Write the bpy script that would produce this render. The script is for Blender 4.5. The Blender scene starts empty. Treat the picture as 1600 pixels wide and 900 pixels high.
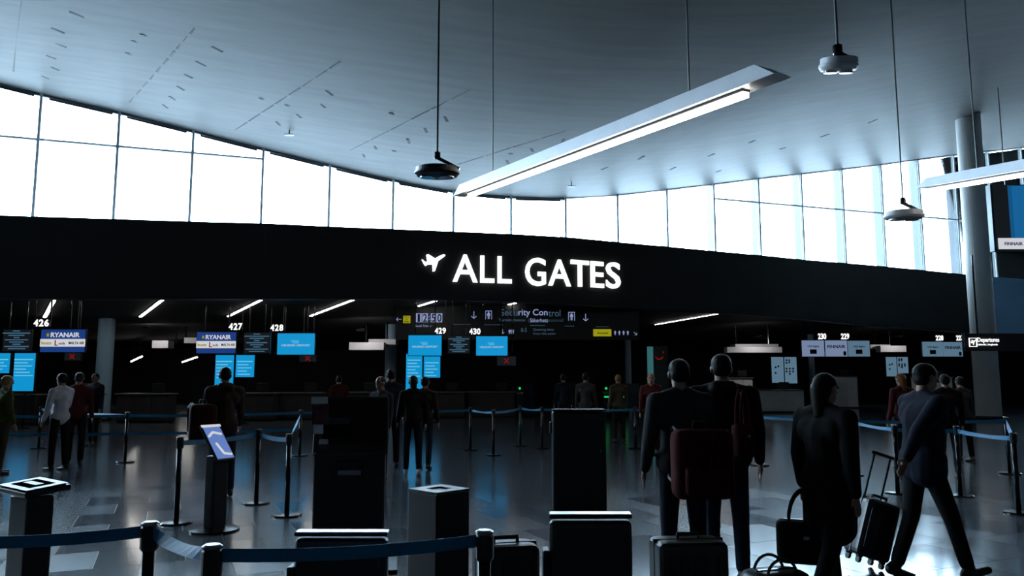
import bpy, bmesh, math, random
from mathutils import Vector, Matrix
random.seed(7)
scene = bpy.context.scene
COL = scene.collection
F = 1200.0                      # focal length in pixels of the 1600x900 frame
PITCH = math.atan(140 / F)
EYE = Vector((0, 0, 1.65))

# ------------------------------------------------------------------ camera, sky, exposure
cam = bpy.data.objects.new('camera', bpy.data.cameras.new('camera'))
cam.data.sensor_width = 36.0
cam.data.lens = 36.0 * F / 1600.0
cam.location = EYE
cam.rotation_euler = (math.pi / 2 + PITCH, 0, 0)
cam.data.clip_end = 500
COL.objects.link(cam)
scene.camera = cam
vs = scene.view_settings
vs.view_transform = 'Standard'; vs.look = 'None'; vs.gamma = 1.0; vs.exposure = 0.0
vs.use_curve_mapping = False
world = bpy.data.worlds.new('overcast_sky'); scene.world = world
world.use_nodes = True
bg = world.node_tree.nodes['Background']
bg.inputs[0].default_value = (0.58, 0.80, 1.0, 1)      # flat bright cloud cover
bg.inputs[1].default_value = 26.0

# ------------------------------------------------------------------ helpers
def lin(c):
    return tuple(((v / 255) / 12.92 if v / 255 <= 0.04045 else ((v / 255 + 0.055) / 1.055) ** 2.4) for v in c) + (1,)
MATS = {}
def mat(name, rgb, rough=0.5, metal=0.0, vary=0.12, scale=6.0, bump=0.0, spec=0.5, stretch=None, coat=0.0):
    if name in MATS: return MATS[name]
    m = bpy.data.materials.new(name); m.use_nodes = True
    nt = m.node_tree; b = nt.nodes['Principled BSDF']
    tc = nt.nodes.new('ShaderNodeTexCoord'); nz = nt.nodes.new('ShaderNodeTexNoise')
    nz.inputs['Scale'].default_value = scale; nz.inputs['Detail'].default_value = 4
    if stretch:
        mp = nt.nodes.new('ShaderNodeMapping'); mp.inputs['Scale'].default_value = stretch
        nt.links.new(tc.outputs['Object'], mp.inputs[0]); nt.links.new(mp.outputs[0], nz.inputs[0])
    else:
        nt.links.new(tc.outputs['Object'], nz.inputs[0])
    c = lin(rgb); rp = nt.nodes.new('ShaderNodeValToRGB')
    rp.color_ramp.elements[0].position = 0.3; rp.color_ramp.elements[1].position = 0.7
    rp.color_ramp.elements[0].color = tuple(v * (1 - vary) for v in c[:3]) + (1,)
    rp.color_ramp.elements[1].color = tuple(min(1, v * (1 + vary)) for v in c[:3]) + (1,)
    nt.links.new(nz.outputs[0], rp.inputs[0]); nt.links.new(rp.outputs[0], b.inputs['Base Color'])
    b.inputs['Roughness'].default_value = rough; b.inputs['Metallic'].default_value = metal
    b.inputs['Specular IOR Level'].default_value = spec
    b.inputs['Coat Weight'].default_value = coat
    if bump:
        bp = nt.nodes.new('ShaderNodeBump'); bp.inputs['Strength'].default_value = bump
        bp.inputs['Distance'].default_value = 0.02
        nt.links.new(nz.outputs[0], bp.inputs['Height']); nt.links.new(bp.outputs[0], b.inputs['Normal'])
    MATS[name] = m; return m
def glow(name, rgb, k=1.0):
    if name in MATS: return MATS[name]
    m = bpy.data.materials.new(name); m.use_nodes = True
    b = m.node_tree.nodes['Principled BSDF']
    b.inputs['Base Color'].default_value = (0.02, 0.02, 0.02, 1); b.inputs['Roughness'].default_value = 0.3
    b.inputs['Emission Color'].default_value = lin(rgb); b.inputs['Emission Strength'].default_value = k
    MATS[name] = m; return m
def glass_mat():
    m = bpy.data.materials.new('window_glass'); m.use_nodes = True
    nt = m.node_tree; nt.nodes.clear()
    o = nt.nodes.new('ShaderNodeOutputMaterial'); mx = nt.nodes.new('ShaderNodeMixShader')
    t = nt.nodes.new('ShaderNodeBsdfTransparent'); g = nt.nodes.new('ShaderNodeBsdfGlossy')
    fr = nt.nodes.new('ShaderNodeFresnel'); fr.inputs[0].default_value = 1.3
    t.inputs[0].default_value = (0.93, 0.96, 0.97, 1); g.inputs['Roughness'].default_value = 0.02
    nt.links.new(fr.outputs[0], mx.inputs[0]); nt.links.new(t.outputs[0], mx.inputs[1])
    nt.links.new(g.outputs[0], mx.inputs[2]); nt.links.new(mx.outputs[0], o.inputs[0])
    return m

def ray(px, py):
    dx = (px - 800) / F; dy = (450 - py) / F; c = math.cos(PITCH); s = math.sin(PITCH)
    return Vector((dx, c - dy * s, s + dy * c))
def at(px, py, Y):
    d = ray(px, py); return EYE + d * (Y / d.y)
def atz(px, py, z):
    d = ray(px, py); return EYE + d * ((z - EYE.z) / d.z)

def finish(name, bm, m, parent=None, loc=None, smooth=False):
    me = bpy.data.meshes.new(name)
    bmesh.ops.recalc_face_normals(bm, faces=bm.faces)
    bm.to_mesh(me); bm.free()
    if smooth:
        for p in me.polygons: p.use_smooth = True
    return link(name, me, m, parent, loc)
def link(name, me, m, parent=None, loc=None):
    o = bpy.data.objects.new(name, me); COL.objects.link(o)
    if m is not None and len(me.materials) == 0: me.materials.append(m)
    if parent is not None: o.parent = parent
    if loc is not None: o.location = loc
    return o
def tag(o, label=None, cat=None, group=None, kind=None):
    if label: o['label'] = label
    if cat: o['category'] = cat
    if group: o['group'] = group
    if kind: o['kind'] = kind
    return o
def thing(name, loc, label, cat, rz=0, group=None, kind=None):
    o = bpy.data.objects.new(name, None); COL.objects.link(o)
    o.location = loc; o.rotation_euler = (0, 0, rz); o.empty_display_size = 0.1
    return tag(o, label, cat, group, kind)

def box(bm, x0, x1, y0, y1, z0, z1, bevel=0.0, M=None):
    r = bmesh.ops.create_cube(bm, size=1.0)
    vs_ = r['verts']
    for v in vs_:
        v.co = Vector((x0 + (v.co.x + .5) * (x1 - x0), y0 + (v.co.y + .5) * (y1 - y0), z0 + (v.co.z + .5) * (z1 - z0)))
    if bevel:
        es = list({e for v in vs_ for e in v.link_edges})
        res = bmesh.ops.bevel(bm, geom=es, offset=bevel, segments=3, affect='EDGES', profile=0.6)
        vs_ = list({v for f in res['faces'] for v in f.verts} | {v for v in vs_ if v.is_valid})
    if M is not None: bmesh.ops.transform(bm, matrix=M, verts=vs_)
    return vs_
def mbox(*a, **k):
    bm = bmesh.new(); box(bm, *a, **k); return bm
def cyl(bm, p0, p1, r0, r1=None, n=14, caps=True):
    p0 = Vector(p0); p1 = Vector(p1); r1 = r0 if r1 is None else r1
    d = p1 - p0; q = d.to_track_quat('Z', 'Y')
    M = Matrix.Translation((p0 + p1) / 2) @ q.to_matrix().to_4x4()
    return bmesh.ops.create_cone(bm, cap_ends=caps, segments=n, radius1=r0, radius2=r1, depth=d.length, matrix=M)['verts']
def mcyl(*a, **k):
    bm = bmesh.new(); cyl(bm, *a, **k); return bm
def ball(bm, p, r, n=12):
    r = (r, r, r) if isinstance(r, (int, float)) else r
    k = max(6, n * 2 // 3); p = Vector(p); new = bm.verts.new; face = bm.faces.new
    top = new((p.x, p.y, p.z + r[2])); bot = new((p.x, p.y, p.z - r[2])); R = []
    for j in range(1, k):
        a = math.pi * j / k; sa = math.sin(a); ca = math.cos(a)
        R.append([new((p.x + r[0] * sa * math.cos(2 * math.pi * i / n), p.y + r[1] * sa * math.sin(2 * math.pi * i / n), p.z + r[2] * ca)) for i in range(n)])
    for i in range(n):
        q = (i + 1) % n; face((top, R[0][i], R[0][q])); face((bot, R[-1][q], R[-1][i]))
        for A_, B_ in zip(R, R[1:]): face((A_[i], B_[i], B_[q], A_[q]))
    return [top, bot] + [v for a in R for v in a]
def capsule(bm, p0, p1, r0, r1=None, n=12):
    r1 = r0 if r1 is None else r1
    ball(bm, p0, r0, n); ball(bm, p1, r1, n)
    if (Vector(p1) - Vector(p0)).length > 1e-4: cyl(bm, p0, p1, r0, r1, n)
def lathe(prof, n=20):
    bm = bmesh.new(); rings = []
    for r, z in prof:
        rings.append([bm.verts.new((r * math.cos(2 * math.pi * i / n), r * math.sin(2 * math.pi * i / n), z)) for i in range(n)])
    for a, b in zip(rings, rings[1:]):
        for i in range(n): bm.faces.new((a[i], a[(i + 1) % n], b[(i + 1) % n], b[i]))
    bm.faces.new(rings[0]); bm.faces.new(rings[-1]); return bm
def prism(pts, y0, y1):
    """outline in x,z extruded along y"""
    bm = bmesh.new(); a = [bm.verts.new((p[0], y0, p[1])) for p in pts]; b = [bm.verts.new((p[0], y1, p[1])) for p in pts]
    bm.faces.new(a); bm.faces.new(b[::-1]); n = len(pts)
    for i in range(n): bm.faces.new((a[i], a[(i + 1) % n], b[(i + 1) % n], b[i]))
    bmesh.ops.triangulate(bm, faces=[f for f in bm.faces if len(f.verts) > 4]); return bm
def slab(lo, hi):
    """closed sheet between two matching grids of points (list of rows)"""
    bm = bmesh.new(); A = [[bm.verts.new(p) for p in r] for r in lo]; B = [[bm.verts.new(p) for p in r] for r in hi]
    R, C = len(A), len(A[0])
    for G in (A, B):
        for i in range(R - 1):
            for j in range(C - 1): bm.faces.new((G[i][j], G[i][j + 1], G[i + 1][j + 1], G[i + 1][j]))
    for i in range(R - 1):
        for j in (0, C - 1): bm.faces.new((A[i][j], A[i + 1][j], B[i + 1][j], B[i][j]))
    for j in range(C - 1):
        for i in (0, R - 1): bm.faces.new((A[i][j], A[i][j + 1], B[i][j + 1], B[i][j]))
    return bm
TXT = {}
def text_mesh(s, bold=0.0):
    k = (s, bold)
    if k not in TXT:
        cu = bpy.data.curves.new('lettering', 'FONT'); cu.body = s; cu.size = 1; cu.resolution_u = 4
        cu.extrude = 0.02; cu.offset = bold
        o = bpy.data.objects.new('lettering', cu)
        me = bpy.data.meshes.new_from_object(o)
        bpy.data.objects.remove(o); bpy.data.curves.remove(cu)
        me.materials.clear()
        xs = [v.co.x for v in me.vertices]; ys = [v.co.y for v in me.vertices]
        x0, x1, y0, y1 = min(xs), max(xs), min(ys), max(ys)
        for v in me.vertices:
            v.co = Vector(((v.co.x - x0) / (x1 - x0) - .5, -v.co.z / 0.04, (v.co.y - y0) / (y1 - y0) - .5))
        TXT[k] = me
    return TXT[k]
def text(s, c, w, h, m, parent=None, bold=0.0, depth=0.012, name='lettering', M=None):
    """c = centre (relative to parent), letters in x,z facing -y"""
    me = text_mesh(s, bold).copy(); T = Matrix.Diagonal((w, depth, h, 1))
    if M is not None: T = M @ T
    me.transform(T); return link(name, me, m, parent, c)

# ------------------------------------------------------------------ materials
M_floor = mat('polished_stone', (70, 78, 86), 0.16, 0, 0.22, 1.6, 0, 0.55)
M_joint = mat('floor_joint', (52, 54, 56), 0.5)
M_ceil = mat('grey_panel_ceiling', (98, 97, 95), 0.55, 0, 0.10, 1.1, 0, 0.12, (0.4, 3.0, 1))
M_slot = mat('ceiling_slot_dark', (16, 17, 18), 0.7)
M_fascia = mat('black_fascia', (44, 45, 46), 0.55, 0, 0.15, 0.8, 0, 0.25)
M_soffit = mat('dark_soffit', (58, 58, 58), 0.7, 0, 0.1, 1, 0, 0.2)
M_wall = mat('dark_wall', (52, 54, 56), 0.7, 0, 0.12, 0.6)
M_bluewall = mat('blue_grey_wall', (130, 176, 214), 0.6, 0, 0.08, 0.5)
M_frame = mat('white_window_frame', (205, 212, 218), 0.4, 0, 0.05, 3)
M_rail = mat('grey_head_rail', (70, 84, 92), 0.45, 0.3, 0.08, 3)
M_cap = mat('mullion_cap_grey', (176, 188, 196), 0.4, 0, 0.05, 3)
M_fin = mat('outer_fin_grey', (62, 67, 72), 0.5, 0, 0.06, 3)
M_glass = glass_mat()
M_column = mat('grey_column', (186, 186, 184), 0.6, 0, 0.06, 0.8)
M_bluecol = mat('pale_blue_column', (130, 160, 180), 0.5, 0, 0.06, 0.8)
M_white = mat('white_enamel', (225, 225, 225), 0.4, 0, 0.04, 2)
M_offwhite = mat('pale_laminate', (190, 188, 190), 0.45, 0, 0.06, 2)
M_lamp = mat('lamp_grey', (200, 203, 210), 0.4, 0.1, 0.05, 3)
M_black = mat('black_plastic', (18, 19, 20), 0.4, 0, 0.2, 10)
M_blackgloss = mat('black_gloss', (14, 15, 16), 0.08, 0, 0.1, 8, 0, 0.6)
M_steel = mat('brushed_steel', (150, 152, 155), 0.22, 0.95, 0.06, 30)
M_darksteel = mat('dark_metal', (58, 60, 62), 0.2, 0.9, 0.1, 20)
M_cable = mat('steel_cable', (120, 122, 122), 0.35, 0.9, 0.06, 40)
M_belt = mat('blue_belt', (18, 112, 156), 0.6, 0, 0.1, 60)
M_desk = mat('desk_dark', (48, 46, 46), 0.5, 0, 0.15, 3)
M_desklight = mat('desk_light', (214, 214, 212), 0.5, 0, 0.08, 3)
M_top = mat('desk_top', (92, 94, 94), 0.3, 0, 0.08, 5)
G_letter = glow('lit_white_letter', (255, 255, 255), 1.3)
G_tube = glow('lamp_tube_white', (255, 250, 240), 14.0)
G_line = glow('ceiling_line_lamp', (255, 252, 245), 14.0)
G_blue = glow('blue_screen', (14, 146, 206))
G_bluetext = glow('blue_screen_text', (110, 190, 225))
G_paletext = glow('pale_screen_text', (175, 185, 205))
G_navy = glow('navy_screen', (26, 58, 124))
G_white = glow('white_screen', (205, 205, 210))
G_pale = glow('pale_screen', (112, 128, 158))
G_pale2 = glow('dim_pale_screen', (84, 112, 132))
G_teal = glow('teal_text', (62, 100, 124))
G_sign = glow('sign_print', (134, 146, 188))
G_dimsign = glow('sign_print_dim', (58, 82, 100))
G_yellow = glow('yellow_sign', (150, 145, 12))
G_red = glow('red_mark', (120, 14, 10))
G_green = glow('green_lamp', (30, 255, 120), .7)
G_darkscreen = glow('dark_screen', (16, 20, 24))
G_orange = glow('warm_print', (170, 120, 110))
INK = mat('dark_print', (22, 24, 30), 0.5)

# ------------------------------------------------------------------ plan of the hall
U = Vector((0.9456, 0.3255, 0)); N = Vector((0.3255, -0.9456, 0)); W0 = Vector((0, 34, 0))
def wall_hit(px, py):
    d = ray(px, py); t = (W0 - EYE).dot(N) / d.dot(N); p = EYE + d * t
    return (p - W0).dot(U), p.z
def P(s, v, z): return W0 + U * s + N * v + Vector((0, 0, z))
s_a = wall_hit(60, 218)[0]; s_b = wall_hit(1380, 333)[0]; SP = (s_b - s_a) / 15
Z_TR = wall_hit(800, 282.5)[1]
TOP = [(-120, 100), (0, 130), (65, 147), (190, 175), (307, 205), (417, 233), (522, 259), (622, 283), (715, 300), (808, 308), (893, 310),
       (972, 304), (1050, 295), (1120, 287), (1190, 278), (1255, 271), (1317, 264), (1377, 257), (1433, 249), (1490, 242), (1600, 230), (1720, 217)]
ZC = [wall_hit(*p) for p in TOP]
def zc(s):
    if s <= ZC[0][0]: return ZC[0][1] + 0.4 * (1 - math.exp((s - ZC[0][0]) / 6))
    if s >= ZC[-1][0]: return ZC[-1][1] + 0.4 * (1 - math.exp((ZC[-1][0] - s) / 6))
    for (a, za), (b, zb) in zip(ZC, ZC[1:]):
        if a <= s <= b: return za + (zb - za) * (s - a) / (b - a)
ZCACHE = {}
def zs(s):
    k = round(s * 20)
    if k not in ZCACHE: ZCACHE[k] = _zs(k / 20)
    f = s * 20 - k; k2 = k + (1 if f > 0 else -1)
    if k2 not in ZCACHE: ZCACHE[k2] = _zs(k2 / 20)
    return ZCACHE[k] + (ZCACHE[k2] - ZCACHE[k]) * abs(f)
def _zs(s): return sum(zc(s + d) for d in (-1.2, -.6, 0, .6, 1.2)) / 5
S0, S1, V0, V1 = -44.0, 50.0, -30.0, 46.0

# floor with the nearer tiles built one by one
fl = finish('floor', slab([[P(s, v, -0.2) for s in (S0, S1)] for v in (V1, V0)], [[P(s, v, -0.004) for s in (S0, S1)] for v in (V1, V0)]), M_floor)
tag(fl, 'dark polished stone tile floor of the hall', 'floor', kind='structure')
TILE = 0.75; th = math.radians(24)
bm = bmesh.new(); box(bm, -TILE / 2 + .004, TILE / 2 - .004, -TILE / 2 + .004, TILE / 2 - .004, -0.02, 0.0)
tile_me = bpy.data.meshes.new('tile'); bm.to_mesh(tile_me); bm.free()
TM = []
for k, rgb in enumerate(((68, 76, 84), (74, 82, 90), (62, 71, 80))):
    me = tile_me.copy(); me.materials.append(mat('polished_stone_%s' % 'abc'[k], rgb, 0.13 + 0.03 * k, 0, 0.2, 2.2, 0, 0.55)); TM.append(me)
bm = bmesh.new(); q = [bm.verts.new(c_) for c_ in ((-3.0, 4.1, -.0032), (3.0, 4.1, -.0032), (7.7, 10.9, -.0032), (-7.7, 10.9, -.0032))]; bm.faces.new(q)
finish('tile_bed', bm, M_joint, fl)
n = 0
for i in range(-22, 23):
    for j in range(-4, 30):
        x = (i + 0.5 * (j % 2)) * TILE; y = j * TILE
        X = x * math.cos(th) - y * math.sin(th) + 1.0; Y = x * math.sin(th) + y * math.cos(th) + 2
        if 3.6 < Y < 11.4 and abs(X) < 0.70 * Y + 0.6 and n < 290:
            n += 1; o = link('tile', TM[(i * 7 + j * 3) % 3], None, fl, (X, Y, 0)); o.rotation_euler = (0, 0, th)

# undulating ceiling
ss = [S0 + (S1 - S0) * i / 110 for i in range(111)]; vv = [-0.3 + (V1 + .3) * i / 12 for i in range(13)]
ce = finish('ceiling', slab([[P(s, v, zs(s)) for s in ss] for v in vv], [[P(s, v, zs(s) + 0.5) for s in ss] for v in vv]), M_ceil, smooth=False)
tag(ce, 'undulating pale grey panelled ceiling brightened along the windows', 'ceiling', kind='structure')
def ceil_hit(px, py):
    d = ray(px, py); t = 3.0
    while t < 80:
        p = EYE + d * t; s = (p - W0).dot(U)
        if p.z >= zs(s): return p
        t += 0.03
    return EYE + d * 80
def ceil_strip(a, b, wid, name, m=None, proud=0.008):
    p, q = ceil_hit(*a), ceil_hit(*b); d = (q - p); L = d.length; d.normalize()
    side = d.cross(Vector((0, 0, 1))).normalized(); up = side.cross(d)
    bm = bmesh.new()
    for i in (0, 1):
        for j in (-1, 1):
            for k in (0, 1): bm.verts.new(d * (L * i) + side * (j * wid / 2) + up * (-proud + k * 0.05))
    bmesh.ops.convex_hull(bm, input=bm.verts)
    return finish(name, bm, m or M_slot, ce, p)
def dash_line(a, b, n, wid, duty=0.72):
    for i in range(n):
        f0 = i / n; f1 = (i + duty) / n
        ceil_strip((a[0] + (b[0] - a[0]) * f0, a[1] + (b[1] - a[1]) * f0), (a[0] + (b[0] - a[0]) * f1, a[1] + (b[1] - a[1]) * f1), wid, 'joint')
dash_line((305, 44), (200, 163), 10, 0.07)
dash_line((533, 96), (365, 205), 8, 0.06, 0.86)
dash_line((735, 140), (545, 236), 6, 0.05, 0.92)
dash_line((885, 204), (712, 258), 4, 0.05, 0.92)
ceil_strip((37, 2), (23, 112), 0.13, 'shadow_gap')
for a, b in (((108, 18), (132, 27)), ((80, 43), (101, 52)), ((87, 67), (104, 74)), ((72, 86), (88, 92)), ((80, 104), (93, 110)), ((65, 118), (77, 123)),
             ((331, 72), (348, 81)), ((306, 95), (322, 103)), ((288, 115), (301, 122)), ((277, 134), (288, 141)), ((265, 150), (275, 156)), ((255, 163), (263, 169)),
             ((510, 141), (520, 149)), ((502, 162), (508, 168)), ((464, 178), (471, 184)), ((432, 190), (438, 196)),
             ((695, 182), (699, 190)), ((664, 200), (667, 207)), ((637, 217), (640, 224)), ((586, 228), (588, 233)), ((568, 241), (570, 246)),
             ((878, 224), (881, 217)), ((830, 232), (833, 237)), ((792, 250), (794, 256)), ((997, 249), (1006, 244)), ((940, 265), (949, 261)), ((1047, 265), (1055, 261)),
             ((1170, 223), (1179, 219)), ((1106, 244), (1116, 240)), ((1282, 214), (1295, 209)), ((1356, 192), (1370, 186)), ((1218, 233), (1228, 230)), ((1118, 269), (1126, 266))):
    ceil_strip(a, b, 0.10, 'lamp_slot', proud=0.012)
for px, py in ((224, 55), (210, 65), (201, 84), (409, 155), (449, 165), (612, 178), (616, 236), (798, 240)):
    ceil_strip((px - 3, py), (px + 3, py + .5), 0.16, 'vent_plug', proud=0.012)

# window wall: every bay is one window with its fin, panes, transom and head rail
Z_SILL = 5.9
for k in range(-3, 24):
    sa = s_a + k * SP; sb = sa + SP
    za, zb = zs(sa), zs(sb)
    w = thing('window_%d' % (k + 4), P(sa, 0, Z_SILL), None, None, kind='structure')
    tag(w, 'tall glazed bay of the clerestory window wall', 'window')
    o = w.location
    def wbox(name, s0, s1, v0, v1, z00, z01, z10, z11, m):
        """z0? = bottom/top at s0, z1? = bottom/top at s1"""
        bm = bmesh.new()
        for s, zl, zh in ((s0, z00, z01), (s1, z10, z11)):
            for v in (v0, v1):
                for z in (zl, zh): bm.verts.new(P(s, v, z) - o)
        bmesh.ops.convex_hull(bm, input=bm.verts); return finish(name, bm, m, w)
    wbox('mullion', sa - .04, sa + .04, -0.62, 0.0, Z_SILL, za, Z_SILL, za, M_fin)
    wbox('mullion_cap', sa - .05, sa + .05, 0.0, 0.04, Z_SILL, za, Z_SILL, za, M_cap)
    if min(za, zb) > Z_TR + .25:
        wbox('pane', sa + .05, sb - .05, -.10, -.085, Z_SILL, Z_TR - .03, Z_SILL, Z_TR - .03, M_glass)
        wbox('pane', sa + .05, sb - .05, -.10, -.085, Z_TR + .03, za - .09, Z_TR + .03, zb - .09, M_glass)
        wbox('transom', sa + .05, sb - .05, -.14, .02, Z_TR - .04, Z_TR + .04, Z_TR - .04, Z_TR + .04, M_frame)
    else:
        wbox('pane', sa + .05, sb - .05, -.10, -.085, Z_SILL, za - .09, Z_SILL, zb - .09, M_glass)
    if k < 8:
        wbox('head_rail', sa + .05, sb - .05, -.14, .0, za - .09, za + .05, zb - .09, zb + .05, M_rail)
        wbox('blind_box', sa + .25, sb - .25, -.07, -.02, za - .17 + (zb - za) * .25 / SP, za - .09 + (zb - za) * .25 / SP, zb - .17 - (zb - za) * .25 / SP, zb - .09 - (zb - za) * .25 / SP, M_fin)
    else:
        wbox('head_rail', sa + .05, sb - .05, -.14, .0, za - .05, za + .05, zb - .05, zb + .05, M_frame)

# fascia band in front of the windows
ZT = 6.75
FT = [(-900, 318), (-600, 324), (-260, 330), (-100, 333), (53, 338), (182, 342), (303, 346), (416, 349), (521, 354), (621, 358), (717, 362), (808, 366), (893, 371), (974, 379), (1052, 386), (1125, 393),
      (1193, 399), (1259, 406), (1322, 411), (1381, 416), (1443, 422), (1513, 429)]
FB = [(-300, 467), (620, 467), (800, 471), (930, 477), (1066, 485), (1200, 494), (1340, 507), (1520, 521)]
def interp(tab, x):
    if x <= tab[0][0]: return tab[0][1]
    for (a, ya), (b, yb) in zip(tab, tab[1:]):
        if a <= x <= b: return ya + (yb - ya) * (x - a) / (b - a)
    return tab[-1][1]
FP = []
for px, py in FT:
    p = atz(px, py, ZT); zb = at(px, interp(FB, px), p.y).z; FP.append((p, zb))
def ftan(i):
    a = FP[max(0, i - 1)][0]; b = FP[min(len(FP) - 1, i + 1)][0]; d = b - a; d.z = 0; return d.normalized()
p_ = P(S0 + .2, 0, ZT); p_.y = FP[0][0].y - 3; FP.insert(0, (p_, FP[0][1]))
rows_f, rows_b = [[], []], [[], []]
for i, (p, zb) in enumerate(FP):
    t = ftan(i); back = Vector((-t.y, t.x, 0)) * 0.45
    for r, z in ((0, zb), (1, ZT)):
        rows_f[r].append(Vector((p.x, p.y, z))); rows_b[r].append(Vector((p.x, p.y, z)) + back)
fa = finish('wall_front', slab(rows_f, rows_b), M_fascia)
tag(fa, 'long dark curved fascia band above the check-in area', 'wall', kind='structure')
EDGE = [Vector((r.x, r.y, 0)) for r in rows_b[1]] + [P(S1 - .1, 1.9, 0)]     # rear edge of the band, carried on to the right wall
EDGE_B = [P((r - W0).dot(U), .33, 0) for r in EDGE]
led = finish('trim_1', slab([[r + Vector((0, 0, 6.2)) for r in EDGE], [r + Vector((0, 0, 6.2)) for r in EDGE_B]],
                            [[r + Vector((0, 0, 6.7)) for r in EDGE], [r + Vector((0, 0, 6.7)) for r in EDGE_B]]), M_column)
tag(led, 'grey ledge behind the fascia below the windows', 'ledge', kind='structure')
def on_fascia(px, py):
    d = ray(px, py)
    for (p, _), (q, _) in zip(FP, FP[1:]):
        e = q - p; nn = Vector((e.y, -e.x, 0)); t = (p - EYE).dot(nn) / d.dot(nn); h = EYE + d * t
        f = (h - p).dot(e.normalized()) / e.length
        if -0.001 <= f <= 1.001: return h, e.normalized()

# soffit under the fascia, sloping gently down towards the back
SH = Vector((-0.565, 0.825, 0)); SP0 = Vector((-14.3, 24.0, 0)); SZ = 4.32
def zsof(p):
    return SZ - 0.068 * min(6.5, (p - SP0).dot(SH))
pts = []
for f in [0, .02, .06, .1, .15, .2, .3, .45, .7, 1.0]:
    row = []
    for i, r in enumerate(EDGE):
        s = (r - W0).dot(U); q = P(s, V0, 0); p = Vector((r.x, r.y, 0)).lerp(q, f); p.z = max(zsof(p), 3.3)
        row.append(p)
    pts.append(row)
so = finish('ceiling_soffit', slab(pts, [[p + Vector((0, 0, .25)) for p in r] for r in pts]), M_soffit)
tag(so, 'low dark ceiling over the check-in desks', 'ceiling', kind='structure')

rf = finish('bounce_roof', slab([[P(s_, v_, 5.2) for s_ in (S0, S1)] for v_ in (.6, V0)], [[P(s_, v_, 5.4) for s_ in (S0, S1)] for v_ in (.6, V0)]), mat('bounce_roof_pale', (172, 175, 178), .8, 0, .08, .7))  # unseen slab, added and kept pale to reflect daylight up to the ceiling
tag(rf, 'unseen pale roof slab added outside the windows to bounce daylight onto the ceiling', 'roof', kind='structure')
# outer walls of the hall (upper walls rise to the ceiling; the check-in zone has its own rear wall)
def vwall(name, a, b, z0, z1, m, label, th_=0.4, seg=1):
    d = (b - a).normalized(); nn = Vector((-d.y, d.x, 0)) * th_
    q = [a.lerp(b, i / seg) for i in range(seg + 1)]
    zt = z1 if callable(z1) else (lambda p: z1)
    rows = [[Vector((p.x, p.y, z0)) for p in q], [Vector((p.x, p.y, zt(p))) for p in q]]
    o = finish(name, slab(rows, [[p + nn for p in r] for r in rows]), m)
    return tag(o, label, 'wall', kind='structure')
zt_ = lambda p: zs((p - W0).dot(U)) + 0.45
vwall('wall_back', P(S1, V1, 0), P(S0, V1, 0), -.2, zt_, M_wall, 'dark rear wall of the hall behind the viewer', seg=60)
vwall('wall_left', P(S0, V1, 0), P(S0, -.2, 0), -.2, zt_, M_wall, 'dark side wall on the far left of the hall', seg=2)
vwall('wall_right', P(S1, -.2, 0), P(S1, V1, 0), -.2, zt_, M_wall, 'dark side wall on the far right of the hall', seg=2)
vwall('wall_rear', P(S0, V0, 0), P(S1, V0, 0), -.2, 5.2, M_wall, 'dark rear wall behind the check-in desks')
vwall('wall_end_left', P(S0, -.2, 0), P(S0, V0, 0), -.2, 5.0, M_wall, 'dark end wall of the check-in zone on the left')
vwall('wall_end_right', P(S1, V0, 0), P(S1, -.2, 0), -.2, 5.0, M_wall, 'dark end wall of the check-in zone on the right')
# blue-grey upper wall at the far right, continuing the band
e0 = FP[-1][0]; e1 = P(S1, 1.5, 0)
vwall('wall_side', Vector((e0.x + .02, e0.y + .1, 0)), Vector((e1.x, e1.y, 0)), 3.3, ZT, M_bluewall, 'blue grey wall panel right of the tall column')

# ------------------------------------------------------------------ columns
def column(px, Y, r, z1, m, label):
    x = at(px, 590, Y).x
    t = thing('column', (x, Y, 0), label, 'column', kind='structure')
    finish('shaft', mcyl((0, 0, 0), (0, 0, z1), r, n=32), m, t, smooth=False)
    finish('collar', lathe([(r + .01, 0), (r + .06, .02), (r + .06, .12), (r + .01, .14)], 32), M_darksteel, t)
    for p in t.children[0].data.polygons: p.use_smooth = len(p.vertices) == 4
    return t
pc = at(1538, 590, 31)
column(1541, 31, 0.46, zs((Vector((pc.x, 31, 0)) - W0).dot(U)) + .3, M_column, 'tall grey column rising to the ceiling beside the advertising board')
column(162, 30, 0.30, 4.0, M_bluecol, 'pale bluish round column behind the leftmost airline screen')
column(610, 35, 0.26, 4.2, M_bluecol, 'pale bluish round column left of the hanging clock sign')
column(1269, 44, 0.16, 4.1, M_bluecol, 'thin pale column behind the white flight screens')
column(982, 42, 0.16, 4.1, M_bluecol, 'thin pale column under the right end of the security sign')

# ------------------------------------------------------------------ big lettering on the fascia
t = thing('gate_sign', on_fascia(835, 425)[0], 'large white ALL GATES lettering with aeroplane symbol on the dark fascia', 'sign')
for ch, x0, x1, y0, y1 in (('A', 707, 746, 398, 441), ('L', 750, 772, 400, 442), ('L', 777, 799, 401, 443), ('G', 820, 852, 403, 447),
                           ('A', 856, 891, 406, 447), ('T', 891, 919, 407, 448), ('E', 922, 942, 409, 449.5), ('S', 946, 968, 410, 451)):
    h, d = on_fascia((x0 + x1) / 2, (y0 + y1) / 2)
    hl, _ = on_fascia(x0, (y0 + y1) / 2); hr, _ = on_fascia(x1, (y0 + y1) / 2)
    hh = on_fascia((x0 + x1) / 2, y0)[0].z - on_fascia((x0 + x1) / 2, y1)[0].z
    Mr = Matrix((( d.x, -d.y, 0, 0), (d.y, d.x, 0, 0), (0, 0, 1, 0), (0, 0, 0, 1)))
    text(ch, h - t.location + Vector((d.y, -d.x, 0)) * 0.05, (hr - hl).length, hh, G_letter, t, 0.012, 0.08, 'letter', Mr)
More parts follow.
